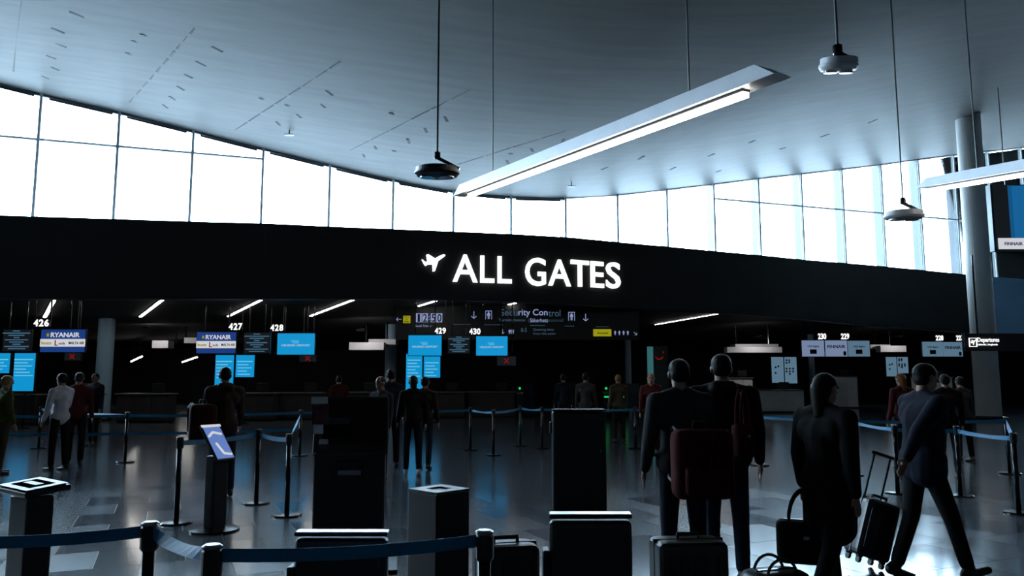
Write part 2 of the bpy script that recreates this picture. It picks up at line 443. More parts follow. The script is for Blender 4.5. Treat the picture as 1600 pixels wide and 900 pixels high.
PLANE = [(-1.0, .62), (-.86, .66), (-.72, .50), (-.30, .40), (-.78, .86), (-.60, .90), (.12, .56), (.62, .86), (.86, .94), (1.0, .86), (.92, .70), (.42, .30), (.20, -.62), (.02, -.72), (-.04, .02), (-.44, -.08), (-.56, -.02)]
PLANE = [(-1.0, .30), (-.92, .34), (-.70, .08), (-.24, .20), (-.62, .86), (-.44, .94), (.12, .50), (.55, .84), (.82, .98), (.98, .94), (.96, .80), (.70, .52), (.34, .16), (.14, -.90), (-.06, -.98), (-.10, -.20), (-.46, -.22), (-.66, -.38), (-.74, -.30)]
def plane_symbol(parent, c, w, h, m, Mr=Matrix.Identity(4), depth=.06):
    bm = prism([(x * w / 2, z * h / 2) for x, z in PLANE], -depth / 2, depth / 2)
    bmesh.ops.transform(bm, matrix=Mr, verts=bm.verts); return finish('aeroplane_symbol', bm, m, parent, c)
h, d = on_fascia(677, 411); Mr = Matrix((( d.x, -d.y, 0, 0), (d.y, d.x, 0, 0), (0, 0, 1, 0), (0, 0, 0, 1)))
plane_symbol(t, h - t.location + Vector((d.y, -d.x, 0)) * .05, 37 * 27 / F, 28 * 27 / F, G_letter, Mr, .08)

# ------------------------------------------------------------------ pendant lamps
def tube(bm, a, b, r=.006): cyl(bm, a, b, r, n=6)
def linear_pendant(a, b, wid, hgt, cab, label):
    """a,b world ends of the housing axis"""
    t = thing('linear_pendant_lamp', (a + b) / 2, label, 'lamp'); o = t.location
    d = (b - a).normalized(); side = d.cross(Vector((0, 0, 1))).normalized(); up = side.cross(d); L = (b - a).length
    def lb(name, w0, w1, h0, h1, m, l0=-.5, l1=.5, taper=0):
        bm = bmesh.new()
        for i in (l0, l1):
            for w in (w0, w1):
                for hh in (h0, h1): bm.verts.new(d * (i * L + (math.copysign(taper, i) if hh == h0 else 0)) + side * w + up * hh)
        bmesh.ops.convex_hull(bm, input=bm.verts); return finish(name, bm, m, t)
    lb('housing', -wid / 2, wid / 2, 0, hgt, M_lamp, taper=-.35)
    lb('tube_tray', -wid * .22, wid * .22, -.035, 0, M_black, -.47, .47)
    lb('diffuser', -wid * .16, wid * .16, -.105, -.035, G_tube, -.47, .47)
    for f in cab:
        p = a.lerp(b, f); q = Vector((p.x, p.y, zs((p - W0).dot(U)) + .1))
        bm = bmesh.new(); tube(bm, p + up * hgt * .9 - o, q - o, .014); finish('suspension_cable', bm, M_cable, t)
    return t
linear_pendant(at(726, 304, 18.0), at(1191, 130, 9.6), 0.30, 0.22, (.16, .85), 'long white linear pendant lamp crossing the upper middle of the hall')
linear_pendant(at(1456, 292, 17.0), at(1760, 240, 12.0), 0.30, 0.20, (.30, .8), 'shorter linear pendant lamp cut by the right picture edge')

def spot_pendant(px, py, Y, rad, label, tilt=0.0, cable_z=None):
    c = at(px, py, Y)
    t = thing('pendant_spotlight', c, label, 'lamp')
    q = zs((c - W0).dot(U)) + .1 - c.z
    finish('suspension_rod', mcyl((0, 0, .30 * rad / .36), (0, 0, q), .018, n=8), M_cable if px > 1200 else M_darksteel, t)
    finish('rod_socket', lathe([(.05, .0), (.06, .02), (.06, .12), (.03, .14)], 16), M_darksteel, t, (0, 0, .24 * rad / .36))
    bm = bmesh.new(); box(bm, -.05, .05, -.04, .04, -.02, .03); bmesh.ops.transform(bm, matrix=Matrix.Translation((.16 * rad / .36, 0, .17 * rad / .36)) @ Matrix.Rotation(math.radians(28), 4, 'Y') @ Matrix.Diagonal((4.4 * rad / .36, 1, 1, 1)), verts=bm.verts)
    finish('hinge_arm', bm, M_darksteel, t)
    hd = finish('lamp_head', lathe([(rad * .86, .11), (rad * .94, .10), (rad * .94, .03), (rad, .02), (rad, -.01), (rad * .9, -.05), (rad * .3, -.07)], 36), M_lamp if px > 1200 else M_black, t, (0, 0, 0))
    hd.rotation_euler = (tilt, 0, 0)
    for s in (-1, 1):
        finish('lens_ring', lathe([(rad * .30, -.03), (rad * .34, -.03), (rad * .34, -.085), (rad * .30, -.085)], 24), M_steel, hd, (s * rad * .42, 0, 0))
    return t
spot_pendant(683, 271, 14.0, 0.42, 'dark disc shaped pendant spotlight hanging left of the long lamp', 0.05)
spot_pendant(1310, 104, 9.5, 0.24, 'twin lens pendant spotlight near the top right of the ceiling', .25)
spot_pendant(1412, 338, 16.0, 0.40, 'disc shaped pendant spotlight hanging before the right hand windows', .05)
for px, py, Y, lab in ((452, 210, 24, 'small T shaped ceiling antenna above the left windows'), (893, 291, 28, 'small T shaped ceiling antenna above the middle windows')):
    c = ceil_hit(px, py - 7); Y = c.y; c = at(px, py, Y); t = thing('ceiling_antenna', c, lab, 'antenna'); q = zs((c - W0).dot(U)) + .05 - c.z
    finish('stem', mcyl((0, 0, 0), (0, 0, max(.2, q)), .02, n=8), M_darksteel, t); finish('plate', mbox(-.17, .17, -.1, .1, -.03, .0, bevel=.008), M_black, t)

# line lamps in the soffit
VPD = ray(-36, 691).normalized()
def line_lamp(px, py, L, label, dpt=None, w=.09):
    d = ray(px, py); t0 = None; k = 15
    while k < 70:
        p = EYE + d * (k / d.y)
        if p.z >= zsof(p) - .03: break
        k += .02
    t = thing('line_lamp', p, label, 'lamp', group='line lamps in the low ceiling')
    side = VPD.cross(Vector((0, 0, 1))).normalized(); up = side.cross(VPD)
    for nm, ww, h0, h1, m in (('housing', w * .8, 0, .05, M_white), ('diffuser', w * .5, -.02, 0, G_line)):
        bm = bmesh.new()
        for i in (-.02 if nm == 'housing' else 0, L):
            for s in (-ww, ww):
                for z in (h0, h1): bm.verts.new(VPD * i + side * s + up * z)
        bmesh.ops.convex_hull(bm, input=bm.verts); finish(nm, bm, m, t)
for px, py, L, lab in ((86, 466, 4.7, 'steepest line lamp at the far left of the low ceiling'), (257, 466, 4.7, 'second line lamp from the left in the low ceiling'),
                       (413, 466, 4.7, 'third line lamp from the left in the low ceiling'), (558, 466, 4.7, 'longest and flattest line lamp left of the hanging sign'), (690, 467, 1.8, 'line lamp above the clock of the hanging sign'), (806, 473, 1.0, 'line lamp above the words Security Control'), (1134, 488, 4.5, 'line lamp right of the hanging sign above the near couple')):
    line_lamp(px, py, L, lab, w=.035 if px > 1000 else .09)

for (ax, ay), (bx, by), lab in (((205, 565), (222, 557), 'short far line lamp left of the backpacker near the rear wall'), ((285, 566), (308, 558), 'thin far line lamp just left of the blue portrait screens')):
    a = at(ax, ay, 46); b = at(bx, by, 43); t = thing('far_line_lamp', (a + b) / 2, lab, 'lamp', group='line lamps in the low ceiling'); o = t.location
    bm = bmesh.new(); cyl(bm, a - o, b - o, .035, n=8); finish('diffuser', bm, G_line, t)
    bm = bmesh.new(); cyl(bm, a - o + Vector((0, 0, .06)), b - o + Vector((0, 0, .06)), .04, n=8); finish('housing', bm, M_white, t)
    for f in (.2, .8):
        p = a.lerp(b, f) - o; finish('hanger', mcyl(p + Vector((0, 0, .06)), (p.x, p.y, 4.05 - o.z), .012, n=6), M_darksteel, t)

# ------------------------------------------------------------------ screens, numbers and signs of the check-in area
def corner(px, py, Y, o): return at(px, py, Y) - o
def plate(t, name, x0, y0, x1, y1, Y, m, dy=0.0, thick=0.02, parent=None):
    """axis-aligned frontal plate covering the pixel box, at depth Y+dy"""
    a = at(x0, y1, Y); b = at(x1, y0, Y); o = t.location
    return finish(name, mbox(a.x - o.x, b.x - o.x, dy + Y - o.y, dy + Y - o.y + thick, a.z - o.z, b.z - o.z), m, parent or t)
def ptext(t, s, x0, y0, x1, y1, Y, m, dy=-.03, bold=0.0, parent=None):
    a = at(x0, y1, Y); b = at(x1, y0, Y); o = t.location
    c = Vector(((a.x + b.x) / 2 - o.x, Y + dy - o.y, (a.z + b.z) / 2 - o.z))
    return text(s, c, b.x - a.x, b.z - a.z, m, parent or t, bold)
def screen(x0, y0, x1, y1, Y, m, label, hang=True, name='display_screen', thick=.10):
    c = at((x0 + x1) / 2, y1, Y)
    t = thing(name, c, label, 'screen' if 'board' not in name else 'sign')
    plate(t, 'casing', x0 - .8, y0 - .8, x1 + .8, y1 + .8, Y, M_black, 0, thick)
    plate(t, 'screen_face', x0, y0, x1, y1, Y, m, -.02, .02)
    if hang:
        a = at(x0, y0, Y); b = at(x1, y0, Y)
        for f in (.2, .8):
            x = a.x + (b.x - a.x) * f; q = max(zsof(Vector((x, Y, 0))), 3.3) + .1
            if q > a.z: finish('hanger', mcyl((x - c.x, .05, a.z - c.z), (x - c.x, .05, q - c.z), .02, n=8), M_darksteel, t)
    return t
def ryanair(x0, y0, x1, y1, Y, label):
    t = screen(x0, y0, x1, y1, Y, G_navy, label); w = x1 - x0; h = y1 - y0
    X = lambda f: x0 + w * f
    Yp = lambda f: y0 + h * f
    ptext(t, 'RYANAIR', X(.24), Yp(.13), X(.88), Yp(.34), Y, G_white, bold=.02)
    plate(t, 'harp_emblem', X(.15), Yp(.17), X(.20), Yp(.31), Y, G_yellow, -.03, .01)
    plate(t, 'white_strip', x0, Yp(.42), x1, Yp(.76), Y, G_white, -.03, .01)
    ptext(t, 'buzz', X(.04), Yp(.53), X(.27), Yp(.67), Y, G_yellow, -.045, .03)
    ptext(t, 'L', X(.33), Yp(.47), X(.41), Yp(.72), Y, G_red, -.045, .02)
    ptext(t, 'auda', X(.42), Yp(.55), X(.56), Yp(.67), Y, INK, -.045)
    ptext(t, 'MALTA AIR', X(.64), Yp(.54), X(.98), Yp(.66), Y, INK, -.045, .01)
    return t
def number(s, x0, y0, x1, y1, Y, label):
    c = at((x0 + x1) / 2, y1, Y)
    t = thing('desk_number', c, label, 'number sign')
    wd = (x1 - x0) / len(s)
    for i, ch in enumerate(s): ptext(t, ch, x0 + wd * i + .3, y0, x0 + wd * (i + 1) - .3, y1, Y, G_letter, 0, .03)
    plate(t, 'mounting_rail', x0 - 2, y1 + .2, x1 + 2, y1 + 1.2, Y, M_black, 0, .04)
    for px in (x0 + 1, x1 - 1):
        q = at(px, y1, Y); z = max(zsof(Vector((q.x, Y, 0))), 3.3) + .05
        finish('hanger', mcyl((q.x - c.x, .05, 0), (q.x - c.x, .05, z - c.z), .012, n=6), M_black, t)
    return t
def helsinki(x0, y0, x1, y1, Y, label):
    t = screen(x0, y0, x1, y1, Y, G_blue, label); w = x1 - x0; h = y1 - y0
    ptext(t, 'HELSINKI AIRPORT', x0 + w * .12, y0 + h * .52, x0 + w * .88, y0 + h * .61, Y, G_paletext, bold=.012)
    for k in range(3): plate(t, 'emblem_stripe', x0 + w * (.36 + .03 * k), y0 + h * (.34 + .05 * k), x0 + w * (.58 - .0 * k), y0 + h * (.36 + .05 * k), Y, G_bluetext, -.03, .01)
def portrait(x0, y0, x1, y1, Y, label):
    t = screen(x0, y0, x1, y1, Y, G_blue, label, hang=False); w = x1 - x0; h = 36
    for k, f in enumerate((.80, .58, .74, .50, .66, .78)):
        yy = y0 + 9 + k * 5
        if yy + 2 < y1: plate(t, 'text_line', x0 + w * .1, yy, x0 + w * (.1 + f), yy + 1.6, Y, G_bluetext, -.03, .01)
    a = at((x0 + x1) / 2, y1, Y)
    finish('pole', mcyl((0, .05, 0), (0, .05, -a.z), .03, n=10), M_darksteel, t); finish('foot', lathe([(.2, 0), (.2, .02), (.05, .04)], 16), M_darksteel, t, (0, .05, -a.z))
def list_board(x0, y0, x1, y1, Y, label):
    t = screen(x0, y0, x1, y1, Y, G_darkscreen, label); w = x1 - x0; h = y1 - y0
    for k, f in enumerate((.25, .95, .55, .2, .8, .5, .28, .85, .6)):
        yy = y0 + h * (.04 + k * .105); c = x0 + w * .5
        plate(t, 'text_line', c - w * f / 2, yy, c + w * f / 2, yy + h * .05, Y, G_teal, -.03, .01)
ryanair(63, 515, 134, 550, 25, 'navy and white airline screen nearest to the left picture edge')
ryanair(307, 519, 369, 552, 27.5, 'navy and white airline screen above the backpacker')
number('426', 52, 499, 77, 510, 25, 'white lit number 426, the largest and leftmost desk number')
number('427', 357, 505, 379, 515.5, 27.5, 'white lit number 427 above the airline screen over the backpacker')
number('428', 422, 507, 443, 517, 28.5, 'white lit number 428 over the blue screen left of the pale bulkhead')
number('429', 679, 512, 697, 521.5, 28.2, 'white lit number 429 right below the hanging clock')
number('430', 733, 513, 751, 522.5, 28.6, 'white lit number 430 left of the queuing time text')
number('230', 1278, 521, 1291, 530, 39, 'white lit number 230 over the left one of three white screens')
number('229', 1314, 521, 1327, 530, 39, 'white lit number 229 over the middle one of three white screens')
number('228', 1462, 524, 1474, 532, 42, 'white lit number 228 over the dim USA flights screen')
number('227', 1494, 524, 1505, 532, 42, 'white lit number 227 just left of the Departures sign')
helsinki(433, 521, 492, 554, 28.5, 'largest blue landscape airport screen, left of the pale stepped bulkhead')
helsinki(638, 524, 690, 555.5, 28.2, 'blue landscape airport screen below the hanging clock')
helsinki(744, 525.5, 793, 555.5, 28.6, 'smallest blue landscape airport screen, right of a dark text board')
list_board(4, 515, 49, 548, 25.2, 'dark text board at the left picture edge')
list_board(381, 520, 422, 552, 27.6, 'dark text board right of the airline screen over the backpacker')
list_board(700, 525, 734, 552, 28.3, 'dark text board between two blue landscape screens')
portrait(-14, 552, 16.5, 583, 25.5, 'blue portrait screen cut by the left picture edge')
portrait(19.5, 552, 56, 611, 25.5, 'tall blue portrait screen at the left picture edge')
portrait(335, 555, 366, 612, 27.8, 'blue portrait screen behind the person with the backpack')
portrait(368, 555, 398, 589, 27.8, 'blue portrait screen right of the backpacker')
portrait(634, 553, 660, 610, 28.8, 'blue portrait screen behind the couple in the queue')
portrait(662, 557, 688, 590, 28.8, 'blue portrait screen right of the couple in the queue')
def cross_screen(x0, y0, x1, y1, Y, label):
    t = screen(x0, y0, x1, y1, Y, G_darkscreen, label); cx, cy = (x0 + x1) / 2, (y0 + y1) / 2
    c = at(cx, cy, Y) - t.location; r = 5.2 * Y / F
    for a in (45, -45):
        bm = bmesh.new(); box(bm, -r, r, -.01, .01, -r * .16, r * .16); bmesh.ops.transform(bm, matrix=Matrix.Rotation(math.radians(a), 4, 'Y'), verts=bm.verts)
        finish('cross_bar', bm, G_red, t, c + Vector((0, -.035, 0)))
cross_screen(101, 551, 126, 563, 25.4, 'dark screen with a red cross under the left airline screen')
cross_screen(468, 555, 494, 565, 28.7, 'dark screen with a red cross under the largest blue landscape screen')
cross_screen(777, 557, 806, 571, 28.8, 'dark screen with a red cross under the smallest blue landscape screen')

def white_screen(x0, y0, x1, y1, Y, kind, m, label):
    t = screen(x0, y0, x1, y1, Y, m, label); w = x1 - x0; h = y1 - y0
    if kind == 'usa':
        ptext(t, 'USA flights', x0 + w * .24, y0 + h * .30, x0 + w * .78, y0 + h * .46, Y, INK, bold=.01)
        plate(t, 'flag', x0 + w * .36, y0 + h * .56, x0 + w * .66, y0 + h * .84, Y, mat('flag_print', (70, 46, 50), .5, 0, .4, 14), -.03, .01)
    else:
        ptext(t, 'FINNAIR', x0 + w * .08, y0 + h * .28, x0 + w * .92, y0 + h * .48, Y, INK, bold=.02)
        plate(t, 'emblem', x0 + w * .84, y0 + h * .68, x0 + w * .96, y0 + h * .94, Y, mat('emblem_print', (30, 60, 70), .5), -.03, .01)
white_screen(1253.5, 532, 1287, 557, 39, 'usa', G_pale, 'white USA flights screen, leftmost of the row of three')
white_screen(1290, 532, 1323, 557, 39, 'fin', G_pale, 'white airline screen in the middle of the row of three')
white_screen(1325.5, 532.5, 1358, 557, 39, 'usa', G_pale2, 'white USA flights screen, rightmost of the row of three')
white_screen(1442, 534, 1472, 557, 42, 'usa', G_pale2, 'dim white USA flights screen left of the Departures sign')
white_screen(1474, 534.5, 1503, 557, 42, 'fin', G_pale2, 'dim white airline screen touching the Departures sign')
def info_poster(x0, y0, x1, y1, Y, label, dots):
    t = screen(x0, y0, x1, y1, Y, G_pale2, label, hang=False, name='information_poster'); t['category'] = 'poster'; w = x1 - x0; h = y1 - y0
    for fx, fy in dots:
        c = at(x0 + w * fx, y0 + h * fy, Y) - t.location
        finish('pictogram', mcyl((0, -.035, 0), (0, -.02, 0), .05, n=12), INK, t, c)
    a = at((x0 + x1) / 2, y1, Y); finish('pole', mcyl((0, .05, 0), (0, .05, -a.z), .04, n=10), M_darksteel, t)
DA = [(.3, .40), (.55, .36), (.3, .62)]; DB = [(.1, .12), (.35, .12), (.1, .22), (.35, .2), (.1, .44), (.4, .44), (.7, .44), (.1, .55), (.4, .55), (.7, .55), (.4, .64)]
info_poster(1206.5, 558, 1223.5, 598, 40, 'pale information poster, left one of the pair beside the near couple', DA)
info_poster(1227, 558, 1244, 599, 40, 'pale information poster, right one of the pair below the white screens', DB)
info_poster(1385.5, 558, 1400, 588, 43, 'pale information poster, left one of the pair behind the auburn haired person', DA)
info_poster(1403, 558, 1418, 583, 43, 'pale information poster, right one of the pair behind the auburn haired person', DB)

# hanging security sign with clock
SY = 30.0
c = at(808, 531, SY); t = thing('hanging_sign_board', c, 'long dark hanging sign board with clock, arrows and Security Control text', 'sign')
plate(t, 'panel', 618, 474, 998, 531, SY, mat('sign_panel', (24, 27, 30), .5), 0, .15)
for a in (660, 790, 950):
    q = at(a, 474, SY); finish('hanger', mcyl((q.x - c.x, .07, q.z - c.z), (q.x - c.x, .07, zsof(q) + .6 - c.z), .03, n=8), M_darksteel, t)
def arrow(t, cx, cy, r, ang, Y, m, name='arrow'):
    k = Y / F * r; bm = bmesh.new(); box(bm, -k * .09, k * .09, -.01, .01, -k, k)
    for s in (-1, 1):
        vs2 = box(bm, -k * .09, k * .09, -.01, .01, -.0, k * .95)
        bmesh.ops.transform(bm, matrix=Matrix.Translation((0, 0, -k)) @ Matrix.Rotation(math.radians(48 * s), 4, 'Y'), verts=vs2)
    bmesh.ops.transform(bm, matrix=Matrix.Rotation(math.radians(ang), 4, 'Y'), verts=bm.verts)
    return finish(name, bm, m, t, at(cx, cy, Y) - t.location + Vector((0, -.02, 0)))
def walker(t, cx, cy, h, Y, m, frame=True):
    k = Y / F; o = at(cx, cy, Y) - t.location + Vector((0, -.03, 0)); bm = bmesh.new()
    cyl(bm, (0, -.01, h * .36 * k), (0, .01, h * .36 * k), h * .09 * k, n=12)
    for x0, x1, z0, z1 in ((-.13, .13, -.05, .27), (-.11, -.02, -.5, -.05), (.02, .11, -.5, -.05), (-.2, -.14, -.1, .25), (.14, .2, -.1, .25)): box(bm, x0 * h * k, x1 * h * k, -.01, .01, z0 * h * k, z1 * h * k)
    p = finish('person_pictogram', bm, m, t, o)
    if frame:
        bm = bmesh.new()
        for x0, x1, z0, z1 in ((-.42, .42, .5, .58), (-.42, -.36, -.55, .5), (.36, .42, -.55, .5)): box(bm, x0 * h * k, x1 * h * k, -.01, .01, z0 * h * k, z1 * h * k)
        finish('gate_pictogram', bm, m, t, o)
arrow(t, 623.5, 499, 4.0, 90, SY, G_sign)
plate(t, 'yellow_tile', 630, 493.5, 641.5, 505, SY, G_yellow, -.02, .01)
for k, (s, f) in enumerate((('Drop', .8), ('+', .25), ('Bags', .8))): ptext(t, s, 635.7 - 4.4 * f, 494.6 + k * 3.4, 635.7 + 4.4 * f, 497.2 + k * 3.4, SY, INK, -.03, .02)
for k, (ch, x0) in enumerate((('1', 650), ('2', 659.7), ('5', 673), ('0', 682.3))):
    plate(t, 'clock_flap', x0, 489.5, x0 + 8.9, 503.5, SY, G_sign, -.02, .01)
    ptext(t, ch, x0 + (2.6 if ch == '1' else 1.2), 490.5, x0 + (6.6 if ch == '1' else 7.8), 503, SY, INK, -.03, .02)
ptext(t, ':', 670, 494, 671.6, 500, SY, G_sign, bold=.02)
ptext(t, 'Local Time  »', 650, 507.5, 674, 511, SY, G_sign)
arrow(t, 740.5, 492, 5.6, 0, SY, G_sign); walker(t, 763.5, 492.5, 12, SY, G_sign)
ptext(t, 'Secu', 782, 483, 808.5, 493.5, SY, G_dimsign); ptext(t, 'rity Con', 810, 483, 855.5, 496, SY, G_sign, bold=.01); ptext(t, 'trol', 857, 484, 875.5, 494.5, SY, G_dimsign)
ptext(t, 'Turvatarkastus  |', 779, 498, 826, 503.5, SY, G_dimsign); ptext(t, 'Säkerhets', 828, 497.5, 856, 503.5, SY, G_sign); ptext(t, 'kontroll', 857, 498, 880, 503, SY, glow('sign_print_faint', (38, 54, 66)))
walker(t, 893, 494.5, 12, SY, G_sign); arrow(t, 915, 496, 5.6, 0, SY, G_sign)
arrow(t, 785.5, 518, 3.4, 0, SY, G_sign)
for k in range(3): walker(t, 796 + k * 2.8, 518, 7, SY, G_sign, False)
ptext(t, '0-5', 814, 512.5, 823, 519, SY, G_dimsign); ptext(t, 'Queuing time', 833, 513, 865, 518, SY, G_dimsign); ptext(t, 'from this point', 833, 519.5, 868, 524, SY, G_dimsign)
plate(t, 'yellow_tile', 927, 514.5, 955, 525.5, SY, G_yellow, -.02, .01); ptext(t, 'Assisted', 933, 518.5, 950, 522, SY, INK, -.03, .01)
for k in range(4): walker(t, 961 + k * 6.6, 520, 7, SY, G_sign, False)
arrow(t, 992.5, 521, 3.2, -45, SY, G_sign)
for x0, x1, yy in ((708, 736, 506.5), (756, 786, 507.3), (828, 852, 508.3), (882, 897, 509.2), (931, 951, 510.4)): plate(t, 'divider_line', x0, yy, x1, yy + .6, SY, G_dimsign, -.02, .01)

# Departures sign
SY2 = 27.0
c = at(1552, 548, SY2); t = thing('departures_sign', c, 'dark Departures sign with aeroplane symbol at the right', 'sign')
plate(t, 'panel', 1509, 521, 1640, 548, SY2, mat('sign_panel', (24, 27, 30), .5), 0, .2)
for px in (1530, 1625):
    q = at(px, 521, SY2); finish('hanger', mcyl((q.x - c.x, .1, q.z - c.z), (q.x - c.x, .1, 6 - c.z), .03, n=8), M_darksteel, t)
ptext(t, 'Departures', 1527, 527.5, 1560, 536.5, SY2, G_letter, bold=.015); ptext(t, 'Lähtevät | Avgående', 1527, 537, 1558, 540.5, SY2, G_letter, bold=.01)
for x0, y0, x1, y1 in ((1514, 528, 1526, 528.8), (1514, 541, 1526, 541.8), (1514, 528, 1514.8, 541.8), (1525.2, 528, 1526, 541.8)): plate(t, 'icon_border', x0, y0, x1, y1, SY2, G_letter, -.02, .01)
plane_symbol(t, at(1520, 535, SY2) - c + Vector((0, -.03, 0)), 8.5 * SY2 / F, 8 * SY2 / F, G_letter, depth=.02)

# advertising board high on the right
AY = 26.0
c = at(1600, 391, AY); t = thing('advertising_board', c, 'large advertising board with blue glow and white footer at upper right', 'advert board')
plate(t, 'frame', 1555, 288, 1700, 392, AY, mat('teal_frame', (40, 74, 86), .4), .03, .25)
plate(t, 'dark_picture', 1557, 290, 1580, 372, AY, G_darkscreen, -.0, .03)
plate(t, 'blue_picture', 1580, 290, 1698, 372, AY, glow('advert_blue', (20, 96, 150)), -.0, .03)
plate(t, 'white_footer', 1561, 372, 1698, 389, AY, G_white, -.01, .03)
ptext(t, 'FINNAIR', 1569, 378.5, 1597, 383.5, AY, glow('advert_navy', (30, 40, 90)), bold=.02)
for px in (1575, 1680):
    q = at(px, 288, AY); zq = zs((q - W0).dot(U)) + .1; finish('suspension_cable', mcyl((q.x - c.x, .15, q.z - c.z), (q.x - c.x, .15, zq - c.z), .02, n=6), M_cable, t)

# pale bulkheads over the rear aisles
def bulkhead(x0, y0, x1, y1, Y, dx, label, up, m=M_offwhite, power=20):
    a = at(x0, y1, Y); b = at(x1, y0, Y); c = Vector(((a.x + b.x) / 2, Y, a.z)); t = thing('bulkhead_beam', c, label, 'beam')
    w = (b.x - a.x) / 2
    finish('front_beam', mbox(-w, w, 0, .6, 0, b.z - a.z, bevel=.02), m, t)
    w2 = w * .8
    finish('upper_beam', mbox(-w2 + dx, w2 + dx, .7, 1.6, (b.z - a.z) * up, (b.z - a.z) * (up + .75), bevel=.02), m, t)
    fl_ = finish('added_fill_lamp', mbox(-.18, .18, -.06, .06, -.05, .05, bevel=.015), M_black, t, (0, -1.3, (b.z - a.z) + .45))  # made-up housing for the added fill light
    finish('added_fill_arm', mbox(-.02, .02, 0, 1.6, .04, .08), M_black, fl_)
    ld = bpy.data.lights.new('added_fill_light', 'AREA'); ld.energy = power; ld.size = .3; ld.color = (1, .97, .97)  # light added only to brighten the pale beams
    lo = bpy.data.objects.new('added_fill_light', ld); COL.objects.link(lo); lo.parent = fl_; lo.location = (0, .05, -.06); lo.rotation_euler = (math.radians(62), 0, 0)
    for s in (-.6, .6):
        z = max(zsof(Vector((c.x, Y, 0))), 3.3) + .1 - c.z
        finish('hanger', mcyl((s * w + dx * .5, .9, .2), (s * w + dx * .5, .9, max(z, .4)), .04, n=8), M_darksteel, t)
bulkhead(237, 532, 263, 544, 33, 1.0, 'pale stepped bulkhead left of the second airline screen', .75)
bulkhead(545, 535, 600, 547, 33, .55, 'pale stepped bulkhead left of the hanging clock sign', .8)
bulkhead(1136, 542, 1222, 551, 40, .35, 'long pale bulkhead above the near couple', .85)
bulkhead(1376, 540, 1416, 550, 44, -.4, 'pale bulkhead between the two groups of white screens', .5)

# smiling information totem
c = at(1030, 648, 34); t = thing('information_totem', Vector((c.x, 34, 0)), 'pale information totem with a printed smile behind the couple', 'totem')
zt = at(1030, 541, 34).z; w = 16 * 34 / F
finish('body', mbox(-w, w, 0, .3, 0, zt, bevel=.02), mat('totem_grey', (70, 84, 80), .5), t)
finish('light_edge', mbox(-w - .02, -w + .24, -.03, .0, .3, zt - .02), glow('totem_edge', (46, 96, 100)), t)
bm = bmesh.new(); pr = None
for i in range(13):
    a = math.radians(200 + 140 * i / 12); p = Vector((.05 + .17 * math.cos(a), -.02, zt - .4 + .17 * math.sin(a)))
    if pr: cyl(bm, pr, p, .025, n=8)
    pr = p
finish('smile_mark', bm, G_red, t); finish('smile_dot', mcyl((.24, -.03, zt - .26), (.24, 0, zt - .26), .035, n=12), G_red, t)

# ------------------------------------------------------------------ check-in desks
def desk(px, Y, w, m, label, h=1.08, light=None):
    x = at(px, 590, Y).x; t = thing('check_in_desk', (x, Y, 0), label, 'desk')
    finish('body', mbox(-w / 2, w / 2, 0, .65, .08, h - .05, bevel=.015), m, t); finish('plinth', mbox(-w / 2 + .04, w / 2 - .04, .05, .6, 0, .08), M_black, t)
    finish('worktop', mbox(-w / 2 - .05, w / 2 + .05, -.08, .70, h - .05, h, bevel=.012), M_top, t)
    for k in range(3): finish('front_panel', mbox(-w / 2 + w * k / 3 + .015, -w / 2 + w * (k + 1) / 3 - .015, -.02, .0, .14, h - .10), m, t)
    mo = finish('monitor', mbox(-.24, .24, .30, .34, h + .06, h + .36, bevel=.01), M_black, t, (w * .22, 0, 0)); finish('monitor_stand', mbox(-.04, .04, .30, .34, h, h + .08), M_black, mo)
    return t
for px, Y, w, lab in ((20, 27, 1.7, 'dark check-in desk at the left picture edge'), (112, 27.3, 1.7, 'dark check-in desk behind the person in the white shirt'), (225, 28.3, 1.9, 'dark check-in desk left of the backpacker'),
                      (390, 29.5, 1.9, 'dark check-in desk right of the backpacker'), (465, 30.2, 1.9, 'dark check-in desk under the largest blue landscape screen'), (560, 31, 1.9, 'dark check-in desk behind the queue group'),
                      (690, 31.6, 1.9, 'dark check-in desk right behind the queue couple'), (768, 32, 1.9, 'dark check-in desk left of the green lamp gates')):
    desk(px, Y, w, M_desk, lab)
desk(1153, 40, 1.5, M_desklight, 'pale grey desk beside the head of the near man', 1.66)
desk(1207, 36.5, 2.9, M_desklight, 'pale panelled desk right of the near couple')
desk(1312, 42, 1.9, M_desklight, 'pale grey desk under the row of three white screens', 1.75)
desk(1460, 44, 2.0, M_desklight, 'pale grey desk under the dim white screens', 1.7)

# ------------------------------------------------------------------ automatic gates with green lamps in the middle distance
def auto_gate(px, Y, label, lamps):
    x = at(px, 590, Y).x; t = thing('automatic_gate', (x, Y, 0), label, 'gate')
    finish('pedestal', mbox(-.15, .15, -.5, .5, 0, 1.0, bevel=.04), M_darksteel, t); finish('top_plate', mbox(-.16, .16, -.52, .52, 1.0, 1.03, bevel=.01), M_steel, t)
    finish('glass_wing', mbox(.15, .62, -.02, 0, .25, 1.4), M_blackgloss, t); finish('reader_head', mbox(-.1, .1, -.42, -.2, 1.03, 1.3, bevel=.03), M_black, t)
    finish('status_lamp', mcyl((0, -.44, 1.2), (0, -.41, 1.2), .05, n=14), G_green, t)
    if lamps > 1: finish('status_lamp', mbox(-.10, .10, -.52, -.50, .82, .88), G_green, t)
for px, Y, k, lab in ((812, 33, 1, 'dark automatic gate left of the row of green lamps'), (879, 33, 1, 'dark automatic gate second in the row of green lamps'), (945, 33, 2, 'dark automatic gate third in the row of green lamps'), (974, 33, 2, 'dark automatic gate at the right end of the green lamps')):
    auto_gate(px, Y, lab, k)

